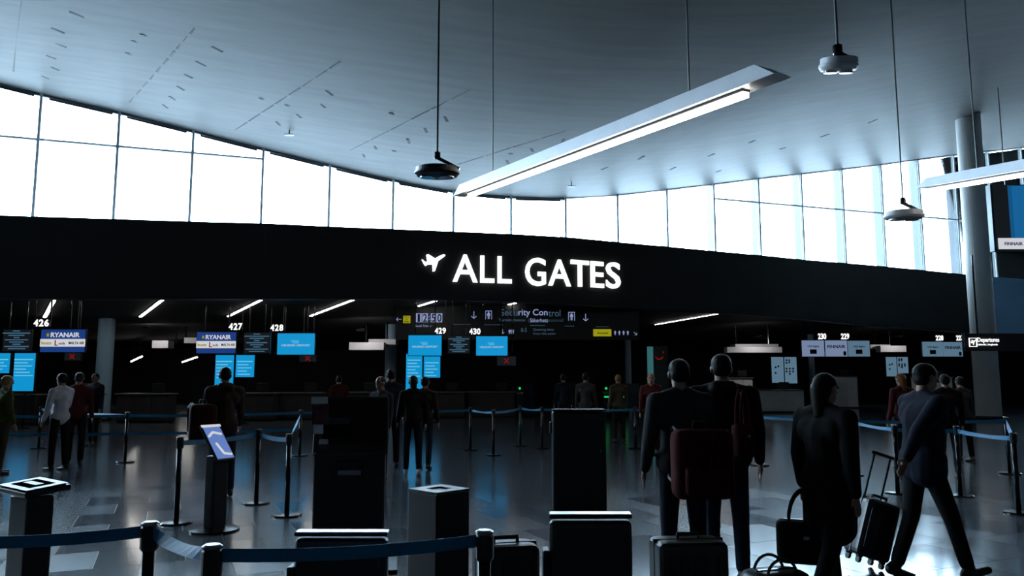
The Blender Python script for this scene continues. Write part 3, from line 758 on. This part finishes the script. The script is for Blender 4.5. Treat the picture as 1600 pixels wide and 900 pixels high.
# ------------------------------------------------------------------ queue posts and belts
POSTS = {}
post_me = {}
def post(key, p, label, h=.95):
    t = thing('queue_post', (p.x, p.y, 0), label, 'queue post', group='belt barrier posts')
    if not post_me:
        bm = lathe([(.175, 0), (.175, .012), (.16, .022), (.05, .03)], 28); post_me['base'] = bm
        for nm, b_, m in (('base', bm, M_darksteel), ('tube', mcyl((0, 0, .02), (0, 0, .86), .030, n=16), M_steel if False else M_darksteel), ('belt_head', lathe([(.036, .84), (.042, .85), (.042, .945), (.036, .955)], 18), M_black), ('cap', lathe([(.041, .955), (.041, .965), (.03, .972)], 18), M_steel)):
            me = bpy.data.meshes.new(nm); bmesh.ops.recalc_face_normals(b_, faces=b_.faces); b_.to_mesh(me); b_.free(); me.materials.append(m); post_me[nm] = me
            for q in me.polygons: q.use_smooth = len(q.vertices) == 4 and nm in ('tube',)
    for nm, me in post_me.items(): link(nm, me, None, t)
    POSTS[key] = t; return t
def belt(a, b, z=.90, w=.055, tilt=0.0, z2=None, word=None):
    A, B = POSTS[a], POSTS[b]; p = A.location.copy(); q = B.location.copy(); o = A.location
    d = (q - p); L = d.length; d.normalize(); side = Vector((-d.y, d.x, 0))
    p += d * .04; q -= d * .04
    rows = []; n_ = 10
    for i in range(n_ + 1):
        f = i / n_; sag = -.02 * 4 * f * (1 - f); tw = tilt * math.sin(math.pi * f)
        u = Vector((0, 0, 1)) * math.cos(tw) + side * math.sin(tw); c = p.lerp(q, f) - o + Vector((0, 0, z + sag))
        rows.append((c - u * w / 2, c + u * w / 2, side * math.cos(tw) - Vector((0, 0, 1)) * math.sin(tw)))
    bm = slab([[r[0] - r[2] * .0015 for r in rows], [r[1] - r[2] * .0015 for r in rows]], [[r[0] + r[2] * .0015 for r in rows], [r[1] + r[2] * .0015 for r in rows]])
    return finish('belt', bm, M_belt, A)
for key, px, py, lab in (
        ('L1', 195, 722, 'queue post left of the backpacker'), ('L0', -60, 722, 'queue post beyond the left picture edge'), ('L2', 468, 712, 'queue post left of the tall kiosk'), ('L3', 60, 700, 'queue post behind the person in the white shirt'),
        ('M1', 400, 787, 'queue post with shiny base left of the dark kiosk'), ('M2', 448, 806, 'queue post with shiny base nearest to the dark kiosk'), ('M0', 275, 818, 'queue post standing behind the near blue belt'),
        ('C0', 735, 703, 'queue post below the smallest blue landscape screen'), ('C1', 771, 711, 'queue post right of the square bin'), ('C2', 813, 697, 'queue post fourth from the right in the middle row'), ('C3', 847, 701, 'queue post left of the middle kiosk'), ('C4', 993, 701, 'queue post right of the middle kiosk'), ('C5', 1018, 699, 'queue post beside the near couple'),
        ('R0', 1187, 727, 'queue post between the couple and the woman'), ('R1', 1333, 742, 'queue post behind the rolling suitcase'), ('R2', 1403, 771, 'queue post behind the walking man'), ('R3', 1501, 775, 'queue post right of the walking man'), ('R4', 1592, 802, 'queue post at the right picture edge'), ('R5', 1578, 740, 'rear queue post at the right picture edge'), ('R6', 1290, 716, 'rear queue post behind the woman')):
    post(key, atz(px, py, 0), lab)
for key, p, lab in (('N0', at(235, 818, 3.75), 'nearest queue post on the left, belt towards the picture edge'), ('N1', at(331, 872, 3.25), 'near queue post with bright cap left of the dark kiosk'), ('N2', at(757, 834, 3.55), 'near queue post with bright cap in the bottom middle'), ('N9', at(-160, 850, 3.5), 'queue post beyond the lower left picture corner')):
    post(key, Vector((p.x, p.y, 0)), lab)
for a, b, z, tl in (('L0', 'L1', .90, 0), ('L0', 'L1', .55, 0), ('L1', 'L2', .90, 0), ('L1', 'L2', .55, 0), ('L3', 'L1', .9, .9), ('M0', 'M1', .90, .2), ('M1', 'M2', .9, 0), ('L2', 'M2', .90, 1.0), ('L2', 'C0', .9, 0), ('C0', 'C1', .9, 1.0), ('C1', 'C2', .9, .5), ('C2', 'C3', .9, 1.0), ('C3', 'C4', .9, .4), ('C4', 'C5', .9, 1.0),
                    ('C5', 'R0', .9, .3), ('R0', 'R6', .9, .6), ('R0', 'R1', .9, .9), ('R6', 'R1', .9, .5), ('R1', 'R2', .9, .9), ('R2', 'R3', .9, .2), ('R1', 'R5', .9, .6), ('R3', 'R4', .9, .7), ('R5', 'R4', .9, .7), ('N9', 'N0', .925, 0), ('N0', 'N1', .925, .9), ('N1', 'N2', .925, 0)):
    belt(a, b, z, tilt=tl)

# ------------------------------------------------------------------ kiosks, bin and luggage
def kiosk(x, y, rz, w, h, label, slant=.05, dp=.07):
    t = thing('self_service_kiosk', (x, y, 0), label, 'kiosk', rz)
    finish('foot_plate', mbox(-w / 2 - .04, w / 2 + .04, -dp, dp, 0, .02, bevel=.006), M_darksteel, t)
    finish('cabinet', mbox(-w / 2, w / 2, -dp / 2, dp / 2, .02, h - .03, bevel=.03), M_black, t)
    tc = finish('top_cover', mbox(-w / 2, w / 2, -dp / 2, dp / 2, -.02, .0, bevel=.008), M_darksteel, t, (0, 0, h)); tc.rotation_euler = (slant, 0, 0)
    finish('rear_door', mbox(-w / 2 + .04, w / 2 - .04, -dp / 2 - .006, -dp / 2, .12, h - .12), M_black, t)
    finish('door_lock', mcyl((w / 2 - .07, -dp / 2 - .012, h * .6), (w / 2 - .07, -dp / 2, h * .6), .012, n=10), M_steel, t)
    finish('card_reader', mbox(-w / 2 - .03, -w / 2, -.04, .06, h - .30, h - .16, bevel=.01), M_black, t)
    return t
p = at(535, 829, 3.75); kiosk(p.x, 3.75, .0, .44, p.z, 'low dark kiosk with a bright top edge left of the square bin')
p = at(922, 801, 3.6); kiosk(p.x, 3.6, .0, .375, p.z, 'low dark kiosk with a bright top edge in the bottom centre')
p = atz(905, 800, 0); k3 = kiosk(p.x, p.y, 0, .66, 1.26, 'dark kiosk standing upright behind the bottom centre kiosk', .0, .3)
def screen_kiosk(x, y, rz, h, label, w=.42):
    t = thing('screen_kiosk', (x, y, 0), label, 'kiosk', rz)
    finish('foot_plate', mbox(-w * .7, w * .7, -.3, .3, 0, .025, bevel=.008), M_darksteel, t)
    finish('pillar', mbox(-w / 2, w / 2, -.10, .10, .025, h - .42, bevel=.025), M_black, t)
    hd = finish('head', mbox(-w / 2 - .02, w / 2 + .02, -.05, .05, -.02, .52, bevel=.02), M_black, t, (0, -.02, h - .45)); hd.rotation_euler = (math.radians(-18), 0, 0)
    finish('screen_face', mbox(-w / 2 + .02, w / 2 - .02, -.056, -.05, .08, .48), M_blackgloss, hd)
    finish('printer_slot', mbox(-.1, .1, -.115, -.10, h - .62, h - .58), M_steel, t); finish('keypad', mbox(-.12, .12, -.16, -.10, h - .55, h - .5, bevel=.008), M_darksteel, t)
    return t
p = at(548, 700, 7.0); t = screen_kiosk(p.x, 7.0, math.radians(8), 1.42, 'tall dark kiosk with printed panels left of the queue group', .62)
for nm, x0, y0, x1, y1, m in (('printed_panel', 482, 620, 507, 630, M_white), ('red_panel', 483, 631, 508, 662, mat('maroon_panel', (78, 34, 34), .5)), ('printed_panel', 485, 663, 500, 677, M_white)):
    a = at(x0, y1, 6.75); b = at(x1, y0, 6.75)
    finish(nm, mbox(a.x - p.x, b.x - p.x, -.28, -.26, a.z, b.z), m, t)
ar = finish('panel_arm', mbox(at(490, 640, 6.75).x - p.x, 0, -.26, -.1, 1.25, 1.3), M_darksteel, t)
# tilted glossy screen kiosk beside the backpacker
def tilted_kiosk(px, py, Y, rz, lean, w, L, label, mark):
    c = at(px, py, Y); t = thing('tilted_screen_kiosk', (c.x, Y, 0), label, 'kiosk', rz)
    finish('foot_plate', lathe([(.26, 0), (.26, .02), (.08, .04)], 24), M_darksteel, t); finish('pillar', mbox(-.10, .10, -.07, .07, .03, c.z - (.05 if mark else .14), bevel=.02), M_black, t)
    hd = finish('head', mbox(-w / 2, w / 2, -L / 2, L / 2, -.03, .0, bevel=.01), M_black, t, (0, 0, c.z)); hd.rotation_euler = lean
    finish('screen_face', mbox(-w / 2 + .02, w / 2 - .02, -L / 2 + .02, L / 2 - .02, .0, .006), M_blackgloss if mark else glow('kiosk_screen_blue', (92, 122, 188)), hd)
    if not mark:
        for pts_ in (((-.09, .08), (-.02, .13), (.08, .10)), ((.09, -.17), (.0, -.15), (-.04, -.02))):
            bm = bmesh.new()
            for p_, q_ in zip(pts_, pts_[1:]): capsule(bm, (p_[0], p_[1], .006), (q_[0], q_[1], .006), .014, n=8)
            finish('white_graphic', bm, G_white, hd)
        finish('bright_rim', mbox(-w / 2, w / 2, L / 2 - .03, L / 2, .006, .012), G_white, hd)
    if mark:
        finish('white_sheet', mbox(-w * .45, w * .45, -L * .45, L * .45, .006, .009), M_white, hd); finish('ring_print', mbox(-w * .30, w * .30, -L * .28, L * .28, .009, .011, bevel=.0008), mat('matte_black_ink', (12, 12, 13), .95, 0, .1, 9, 0, 0.0), hd); finish('inner_print', mbox(-w * .2, w * .2, -L * .09, L * .09, .011, .013), M_white, hd)
    return t
tilted_kiosk(341, 691, 8.6, math.radians(62), (math.radians(52), 0, 0), .26, .46, 'tilted glossy kiosk screen in front of the backpacker', False)
tilted_kiosk(52, 758, 4.3, math.radians(-32), (math.radians(5), math.radians(2), 0), .33, .24, 'flat kiosk top with a white printed sheet at the left edge', True)
# square bin
p = at(686, 763, 6.0); t = thing('waste_bin', (p.x, 6.0, 0), 'square dark waste bin with a pale metal rim', 'bin', math.radians(46)); h = p.z; s = .165
finish('body', mbox(-s, s, -s, s, 0, h - .02, bevel=.01), M_black, t)
bm = bmesh.new()
for x0, x1, y0, y1 in ((-s, s, -s, -s + .09), (-s, s, s - .09, s), (-s, -s + .09, -s + .09, s - .09), (s - .09, s, -s + .09, s - .09)): box(bm, x0, x1, y0, y1, h - .02, h)
finish('rim', bm, M_steel, t); finish('liner', mbox(-s + .1, s - .1, -s + .1, s - .1, h - .02, h - .012), M_black, t)

def suitcase(loc, rz, w, d, h, m, label, handle=.0, lean=0.0):
    """stands on wheels at loc; local -y is the front"""
    t = thing('suitcase', loc, label, 'suitcase', rz); t.rotation_euler = (lean, 0, rz)
    sh = finish('shell', mbox(-w / 2, w / 2, -d / 2, d / 2, .06, h, bevel=.05), m, t, smooth=False)
    for k in range(5):
        x = -w / 2 + w * (k + .8) / 5.6; finish('rib', mbox(x - .012, x + .012, -d / 2 - .008, -d / 2 + .004, .14, h - .08, bevel=.003), m, sh)
    finish('zip_band', mbox(-w / 2 - .004, w / 2 + .004, -.012, .012, .07, h + .004, bevel=.002), M_black, t)
    for sx in (-1, 1):
        for sy in (-1, 1):
            wh = finish('wheel', mcyl((-.012, 0, 0), (.012, 0, 0), .028, n=14), M_black, t, (sx * (w / 2 - .05), sy * (d / 2 - .045), .028)); finish('wheel_fork', mbox(-.02, .02, -.02, .02, .02, .05), M_darksteel, wh)
    bm = bmesh.new(); cyl(bm, (-.07, 0, h), (-.07, 0, h + .03), .01); cyl(bm, (.07, 0, h), (.07, 0, h + .03), .01); cyl(bm, (-.075, 0, h + .03), (.075, 0, h + .03), .012); finish('carry_handle', bm, M_black, t)
    if handle:
        for sx in (-1, 1): finish('handle_rod', mcyl((sx * .08, d / 2 - .03, h - .05), (sx * .08, d / 2 - .03, h + handle), .009, n=8), M_darksteel, t)
        bm = bmesh.new(); capsule(bm, (-.1, d / 2 - .03, h + handle), (.1, d / 2 - .03, h + handle), .016); finish('grip', bm, M_black, t)
    return t
C_case = mat('charcoal_case', (30, 31, 34), .4, 0, .15, 12); C_case2 = mat('dark_navy_case', (24, 28, 40), .35, 0, .15, 12)
suitcase((at(790, 830, 4.6).x, 4.6, 0), .25, .36, .24, .70, C_case, 'dark upright suitcase left of the bottom centre kiosk')
suitcase((at(1075, 860, 5.2).x, 5.2, 0), .1, .46, .28, .60, C_case, 'large dark suitcase at the feet of the backpack wearer')
sb = suitcase((at(1349, 868, 6.9).x, 6.9, .045), 0, .32, .24, .56, C_case2, 'rolling dark suitcase pulled by the walking man', .40); sb.rotation_euler = (0, math.radians(18), .15)

# ------------------------------------------------------------------ people
SKIN = mat('skin', (150, 112, 92), .55, 0, .06, 8); EYE_M = mat('eye_dark', (20, 18, 16), .2); LIP = mat('lip', (120, 66, 60), .5)
HAIR = {'dark': mat('dark_hair', (26, 21, 18), .55, 0, .3, 40, 0, .15), 'auburn': mat('auburn_hair', (104, 62, 34), .5, 0, .3, 40, 0, .15), 'grey': mat('grey_hair', (92, 88, 84), .55, 0, .3, 40, 0, .15), 'fair': mat('fair_hair', (126, 96, 60), .5, 0, .3, 40, 0, .15)}
CL = {}
def cloth(n, rgb): 
    if n not in CL: CL[n] = mat('cloth_' + n, rgb, .85, 0, .16, 9, .25, .15)
    return CL[n]
def grown(name, bm, m, parent, vox, it=6):
    """one continuous skin grown over the joined limbs"""
    me = bpy.data.meshes.new(name); bm.to_mesh(me); bm.free(); me.materials.append(m)
    o = bpy.data.objects.new(name, me); COL.objects.link(o)
    if parent: o.parent = parent
    r = o.modifiers.new('skin', 'REMESH'); r.mode = 'VOXEL'; r.voxel_size = vox; r.use_smooth_shade = True
    s = o.modifiers.new('soften', 'SMOOTH'); s.iterations = it; s.factor = .5
    return o
def rotx(v, a): return Vector((v.x, v.y * math.cos(a) - v.z * math.sin(a), v.y * math.sin(a) + v.z * math.cos(a)))
def limb(v, flex, abd, s):
    """v hangs down; flex swings forward (+y), abd outward along s*x"""
    v = rotx(v, math.radians(flex)); a = math.radians(abd) * s
    return Vector((v.x * math.cos(a) - v.z * math.sin(a), v.y, v.x * math.sin(a) + v.z * math.cos(a)))
def person(x, y, rz, H, label, top, bottom, shoes, hair='dark', legs=((3, 3), (-3, 3)), arms=((4, 8, 12), (4, 8, 12)), bulk=1.0, coat=.0, longhair=False, cap=None, vox=.010, headturn=0.0, lean=0.0, skirt=False, hood=False):
    k = H / 1.75; b = bulk; V = Vector
    J = {'pel': V((0, 0, .95)), 'belly': V((0, .01, 1.10)), 'chest': V((0, 0, 1.30)), 'neck': V((0, -.005, 1.48))}
    ln = math.radians(-lean)
    def L(v): return J['pel'] + rotx(v - J['pel'], ln)
    for q in ('belly', 'chest', 'neck'): J[q] = L(J[q])
    hc = L(V((0, .025, 1.635)))
    A = []; G = []
    for i, s in enumerate((-1, 1)):
        f, ab, el = arms[i]; sh = L(V((s * .185 * (1 + (b - 1) * .5), -.005, 1.425)))
        e = sh + limb(V((0, 0, -.29)), f, ab, s); w = e + limb(V((0, 0, -.25)), f + el, ab * .6, s); hd = (w - e).normalized()
        A.append((s, sh, e, w, hd))
        f, kn = legs[i]; hp = V((s * .092, 0, .92)); kn_ = hp + limb(V((0, 0, -.43)), f, 2, s); an = kn_ + limb(V((0, 0, -.42)), f - kn, 0, s)
        G.append((s, hp, kn_, an, f - kn))
    zmin = min(min(g[3].z - .075 for g in G), 9)
    sh_ = V((0, 0, -zmin))
    def T(v): return (v + sh_) * k
    def cap_(bm, a, c, r0, r1=None): capsule(bm, T(a), T(c), r0 * k, (r0 if r1 is None else r1) * k)
    def bl(bm, p, r): ball(bm, T(p), tuple(q * k for q in r))
    bm = bmesh.new()
    ht = Matrix.Rotation(headturn, 4, 'Z')
    def HP(x_, y_, z_): return hc + (ht @ V((x_, y_, z_)))
    bl(bm, hc + V((0, 0, .03)), (.076, .096, .093)); bl(bm, HP(0, .018, -.055), (.056, .066, .065)); cap_(bm, HP(0, .085, .0), HP(0, .108, -.03), .011, .015)
    for s in (-1, 1): bl(bm, HP(s * .078, -.005, -.005), (.013, .022, .033))
    cap_(bm, J['neck'] + V((0, 0, -.05)), hc + V((0, -.02, -.06)), .062, .058)
    cap_(bm, J['belly'], J['chest'], .105, .115); cap_(bm, J['chest'] + V((-.07, 0, .03)), J['chest'] + V((.07, 0, .03)), .095); cap_(bm, J['pel'] + V((-.05, 0, 0)), J['pel'] + V((.05, 0, 0)), .105)
    cap_(bm, J['belly'], J['pel'], .105); cap_(bm, A[0][1], A[1][1], .05)
    for s, sh, e, w, hd in A:
        cap_(bm, sh, e, .048, .038); cap_(bm, e, w, .038, .026)
        out = V((s, 0, 0)); fw = hd.cross(out).normalized(); out = fw.cross(hd).normalized()
        pal = w + hd * .05; cap_(bm, w + hd * .01, pal + hd * .02, .022, .024)
        for q, (o_, ln_) in enumerate(((-.027, .062), (-.009, .074), (.009, .070), (.026, .054))):
            k0 = pal + fw * o_ + hd * .025; k1 = k0 + hd * ln_ * .55; k2 = k1 + (hd - out * .35 * 1).normalized() * ln_ * .5
            cap_(bm, k0, k1, .0095, .009); cap_(bm, k1, k2, .009, .0078)
        t0 = w + hd * .02 + fw * .02; t1 = t0 + (hd * .6 + fw * .8).normalized() * .035; cap_(bm, t0, t1, .012, .011); cap_(bm, t1, t1 + (hd + fw * .2).normalized() * .03, .0105, .009)
    for s, hp, kn_, an, pa in G:
        cap_(bm, hp, kn_, .078, .05); cap_(bm, kn_, an, .05, .034)
        toe = an + limb(V((0, .15, -.045)), max(pa, -35) * .8, 0, s); cap_(bm, an + V((0, -.03, -.04)), toe, .03, .022)
    body = grown('person', bm, SKIN, None, vox * (1 if vox <= .011 else 1), 4)
    body.location = (x, y, 0); body.rotation_euler = (0, 0, rz); tag(body, label, 'person')
    for s in (-1, 1): finish('eye', (lambda q: (ball(q, T(HP(s * .031, .088, .012)), .011 * k, 8), q)[1])(bmesh.new()), EYE_M, body, smooth=True)
    q = bmesh.new(); ball(q, T(HP(0, .083, -.068)), (.022 * k, .010 * k, .007 * k), 8); finish('mouth', q, LIP, body, smooth=True)
    # upper garment
    bm = bmesh.new()
    cap_(bm, J['belly'], J['chest'], .135 * b, .135 * b); cap_(bm, J['chest'] + V((-.085 * b, 0, .03)), J['chest'] + V((.085 * b, 0, .03)), .112 * b); cap_(bm, A[0][1], A[1][1], .062 * b)
    cap_(bm, J['pel'] + V((-.06 * b, 0, .02)), J['pel'] + V((.06 * b, 0, .02)), .122 * b); cap_(bm, J['belly'], J['pel'], .14 * b); cap_(bm, J['neck'] + V((0, 0, -.06)), J['neck'] + V((0, 0, .0)), .075, .062)
    for s in (-1, 1): cap_(bm, J['neck'] + V((s * .035, -.01, .005)), A[0 if s < 0 else 1][1] + V((-s * .03, 0, .0)), .058, .062 * b)
    if coat: cap_(bm, J['pel'] + V((-.05, 0, 0)), J['pel'] + V((-.06, 0, -coat)), .128 * b, .125 * b); cap_(bm, J['pel'] + V((.05, 0, 0)), J['pel'] + V((.06, 0, -coat)), .128 * b, .125 * b)
    if hood: cap_(bm, J['neck'] + V((-.05, -.07, .0)), J['neck'] + V((.05, -.07, .0)), .065)
    for s, sh, e, w, hd in A: cap_(bm, sh, e, .066 * b, .054 * b); cap_(bm, e, w - hd * .01, .054 * b, .042)
    grown('jacket', bm, top, body, vox * 1.15)
    bm = bmesh.new()
    cap_(bm, J['pel'] + V((-.05, 0, -.01)), J['pel'] + V((.05, 0, -.01)), .115)
    for s, hp, kn_, an, pa in G: cap_(bm, hp, kn_, .092, .068); cap_(bm, kn_, an + (kn_ - an).normalized() * .05, .066, .056)
    grown('trousers', bm, bottom, body, vox * 1.15)
    for s, hp, kn_, an, pa in G:
        bm = bmesh.new(); an2 = an
        toe = an + limb(V((0, .165, -.045)), max(pa, -35) * .8, 0, s); hl = an + limb(V((0, -.045, -.042)), max(pa, -35) * .8, 0, s)
        cap_(bm, hl, toe, .038, .032); cap_(bm, hl + V((0, 0, .01)), an + V((0, .01, .02)), .040, .044); grown('shoe', bm, shoes, body, vox)
    bm = bmesh.new()
    bl(bm, HP(0, -.014, .040), (.085, .098, .084)); bl(bm, HP(0, -.045, .0), (.080, .062, .075))
    if longhair: cap_(bm, HP(0, -.065, .0), HP(0, -.075, -.19), .072, .05)
    grown('hair', bm, HAIR[hair], body, vox)
    if cap:
        bm = bmesh.new(); bl(bm, HP(0, -.005, .070), (.094, .110, .075)); grown('cap', bm, cap, body, vox)
    return body

BLK = cloth('black', (24, 24, 26)); NAV = cloth('navy', (28, 33, 46)); GRY = cloth('grey', (54, 55, 57)); JEA = cloth('denim', (40, 48, 62)); MAR = cloth('maroon', (72, 26, 28)); WHT = cloth('white', (196, 194, 200)); BRN = cloth('brown', (58, 46, 38)); OLV = cloth('olive', (64, 78, 30)); KHA = cloth('khaki', (72, 66, 52)); HIV = cloth('lime', (128, 132, 24))
SHO = mat('shoe_dark', (20, 20, 21), .5); SHW = mat('shoe_pale', (170, 168, 172), .5)
# near couple seen from behind
X = lambda px, Y: at(px, 590, Y).x
person(X(1062, 6.2), 6.2, .05, 1.79, 'man with a maroon backpack standing right of centre', GRY, NAV, SHO, 'dark', ((2, 2), (-2, 2)), ((2, 10, 14), (0, 8, 10)), 1.12, vox=.010)
person(X(1128, 6.5), 6.5, -.15, 1.84, 'broad man in a dark jacket right of the backpack wearer', BLK, JEA, SHO, 'dark', ((3, 2), (-3, 4)), ((6, 8, 20), (2, 10, 16)), 1.24, vox=.010, hood=True)
# woman walking with bags
person(X(1286, 5.6), 5.6, -1.1, 1.69, 'woman in a dark coat carrying a hand bag between the couple and the walking man', BLK, BLK, SHO, 'dark', ((14, 6), (-16, 12)), ((2, 14, 12), (-4, 6, 8)), 1.16, .30, True, vox=.010)
# walking man with suitcase
person(X(1434, 6.6), 6.6, -1.45, 1.80, 'walking man in dark clothes pulling a rolling suitcase', NAV, BLK, SHO, 'dark', ((-8, 14), (20, 4)), ((10, 6, 16), (-44, 6, 14)), 1.18, .06, vox=.010, lean=4)
# backpacker on the left
person(X(352, 11), 11, .5, 1.79, 'person wearing a large backpack left of centre before the blue screens', BRN, JEA, SHO, 'dark', ((4, 4), (-4, 4)), ((18, 8, 40), (10, 8, 30)), 1.1, vox=.012, hood=True)
# queue group
person(X(596, 12.6), 12.6, 2.6, 1.66, 'person facing the camera with rim lit hair in the queue group', GRY, JEA, SHO, 'dark', vox=.014)
person(X(611, 14.5), 14.5, .3, 1.80, 'tall person at the back of the queue group', NAV, BLK, SHO, 'dark', vox=.014)
person(X(646, 13.4), 13.4, .2, 1.68, 'person with a pale sneaker in the queue group before the blue screens', BLK, NAV, SHW, 'dark', ((6, 4), (-6, 6)), ((8, 10, 24), (4, 8, 16)), vox=.014, longhair=True)
person(X(664, 14.2), 14.2, -.2, 1.66, 'right person of the queue group before the blue screens', BRN, JEA, SHO, 'dark', vox=.014)
# left edge people
person(X(98, 14), 14, 1.2, 1.72, 'person in a white shirt at the left before the desks', WHT, BLK, SHO, 'dark', vox=.014, arms=((6, 8, 14), (20, 8, 40)))
person(X(124, 14.8), 14.8, .4, 1.74, 'person in dark clothes right of the white shirt', MAR, BLK, SHO, 'dark', vox=.014)
person(X(10, 13.5), 13.5, -.6, 1.68, 'person in yellow green clothes at the left picture edge', OLV, KHA, SHO, 'fair', vox=.014)
person(X(150, 19), 19, 2.9, 1.75, 'person in front of the pale column at the left', NAV, BLK, SHO, 'dark', vox=.016)
person(X(530, 20), 20, .2, 1.70, 'person behind the tall kiosk with printed panels', MAR, NAV, SHO, 'dark', vox=.016)
# distant people on the right
person(X(1017, 17), 17, 3.0, 1.74, 'person in a dark red vest facing the camera left of the couple', MAR, BLK, SHO, 'dark', vox=.014)
person(X(966, 20), 20, .3, 1.72, 'person at the green lamp gates', KHA, BLK, SHO, 'fair', vox=.016)
person(X(1408, 14), 14, .2, 1.72, 'auburn haired person behind the walking man', MAR, BLK, SHO, 'auburn', vox=.014, longhair=True)
person(X(1476, 13), 13, -.3, 1.70, 'person in black right of the walking man', BLK, NAV, SHO, 'dark', vox=.014)
person(X(1500, 15.5), 15.5, .2, 1.66, 'smaller person below the Departures sign', GRY, BLK, SHO, 'dark', vox=.014)
person(X(880, 22), 22, .1, 1.74, 'person walking to the gates behind the middle kiosk', NAV, BLK, SHO, 'dark', vox=.016)
person(X(915, 19), 19, -.2, 1.76, 'person in grey behind the middle kiosk', GRY, BLK, SHO, 'dark', vox=.016)

# bags
def backpack(loc, rz, w, d, h, m, label):
    t = thing('backpack', loc, label, 'backpack', rz)
    bm = bmesh.new(); box(bm, -w / 2, w / 2, -d, 0, 0, h, bevel=min(w, d) * .38); finish('sack', bm, m, t, smooth=True)
    finish('front_pocket', mbox(-w * .36, w * .36, -d - .05, -d + .04, h * .08, h * .48, bevel=.04), m, t, smooth=True)
    bm = bmesh.new(); cyl(bm, (-.05, -.05, h - .01), (-.04, -.05, h + .05), .009); cyl(bm, (.05, -.05, h - .01), (.04, -.05, h + .05), .009); cyl(bm, (-.045, -.05, h + .05), (.045, -.05, h + .05), .01); finish('top_loop', bm, M_black, t)
    for s in (-1, 1):
        bm = bmesh.new(); pts_ = [Vector((s * w * .3, -.03, h * .92)), Vector((s * w * .36, .05, h * 1.0)), Vector((s * w * .40, .17, h * .9)), Vector((s * w * .42, .20, h * .6)), Vector((s * w * .42, .10, h * .25)), Vector((s * w * .34, -.02, h * .12))]
        for a, c in zip(pts_, pts_[1:]): capsule(bm, a, c, .02, n=8)
        finish('shoulder_strap', bm, M_black, t)
    bm = bmesh.new(); cyl(bm, (w * .15, -d - .012, h * .95), (-w * .1, -d - .06, h * .1), .012); finish('hanging_strap', bm, m, t)
    return t
backpack((X(1088, 6.0), 6.02, at(1088, 777, 6.0).z), .05, .46, .22, .52, MAR, 'maroon backpack on the back of the standing man')
backpack((X(318, 10.8), 10.80, at(318, 690, 10.8).z), .55, .36, .22, .52, cloth('dark_red', (60, 24, 24)), 'dark red backpack on the person before the blue screens')
def handbag(loc, rz, w, d, h, m, label, hh=.22):
    t = thing('hand_bag', loc, label, 'bag', rz); bm = bmesh.new()
    for z, f in ((0, .9), (h * .5, 1.0), (h, .8)): pass
    box(bm, -w / 2, w / 2, -d / 2, d / 2, 0, h, bevel=min(d, h) * .3); finish('bag_body', bm, m, t, smooth=True)
    for s in (-1, 1):
        bm = bmesh.new(); pr = None
        for i in range(11):
            a = math.pi * i / 10; p = Vector((w * .28 * math.cos(a), s * d * .25, h * .9 + hh * math.sin(a)))
            if pr is not None: capsule(bm, pr, p, .010, n=8)
            pr = p
        finish('bag_handle', bm, m, t)
    finish('zip_strip', mbox(-w * .36, w * .36, -.012, .012, h - .004, h + .006), M_darksteel, t)
    finish('buckle', mbox(-.02, .02, -d / 2 - .006, -d / 2, h * .6, h * .68), M_steel, t); return t
handbag((X(1248, 5.7), 5.7, at(1248, 880, 5.7).z), -.3, .40, .20, .30, BLK, 'dark hand bag hanging at the side of the woman', .24)
handbag((X(1200, 5.3), 5.3, 0), .3, .42, .30, .38, C_case, 'round dark bag on the floor left of the woman', .12)
handbag((X(1155, 6.25), 6.2, at(1155, 715, 6.2).z), .4, .16, .12, .26, MAR, 'small dark red shoulder bag on the broad man', .3)
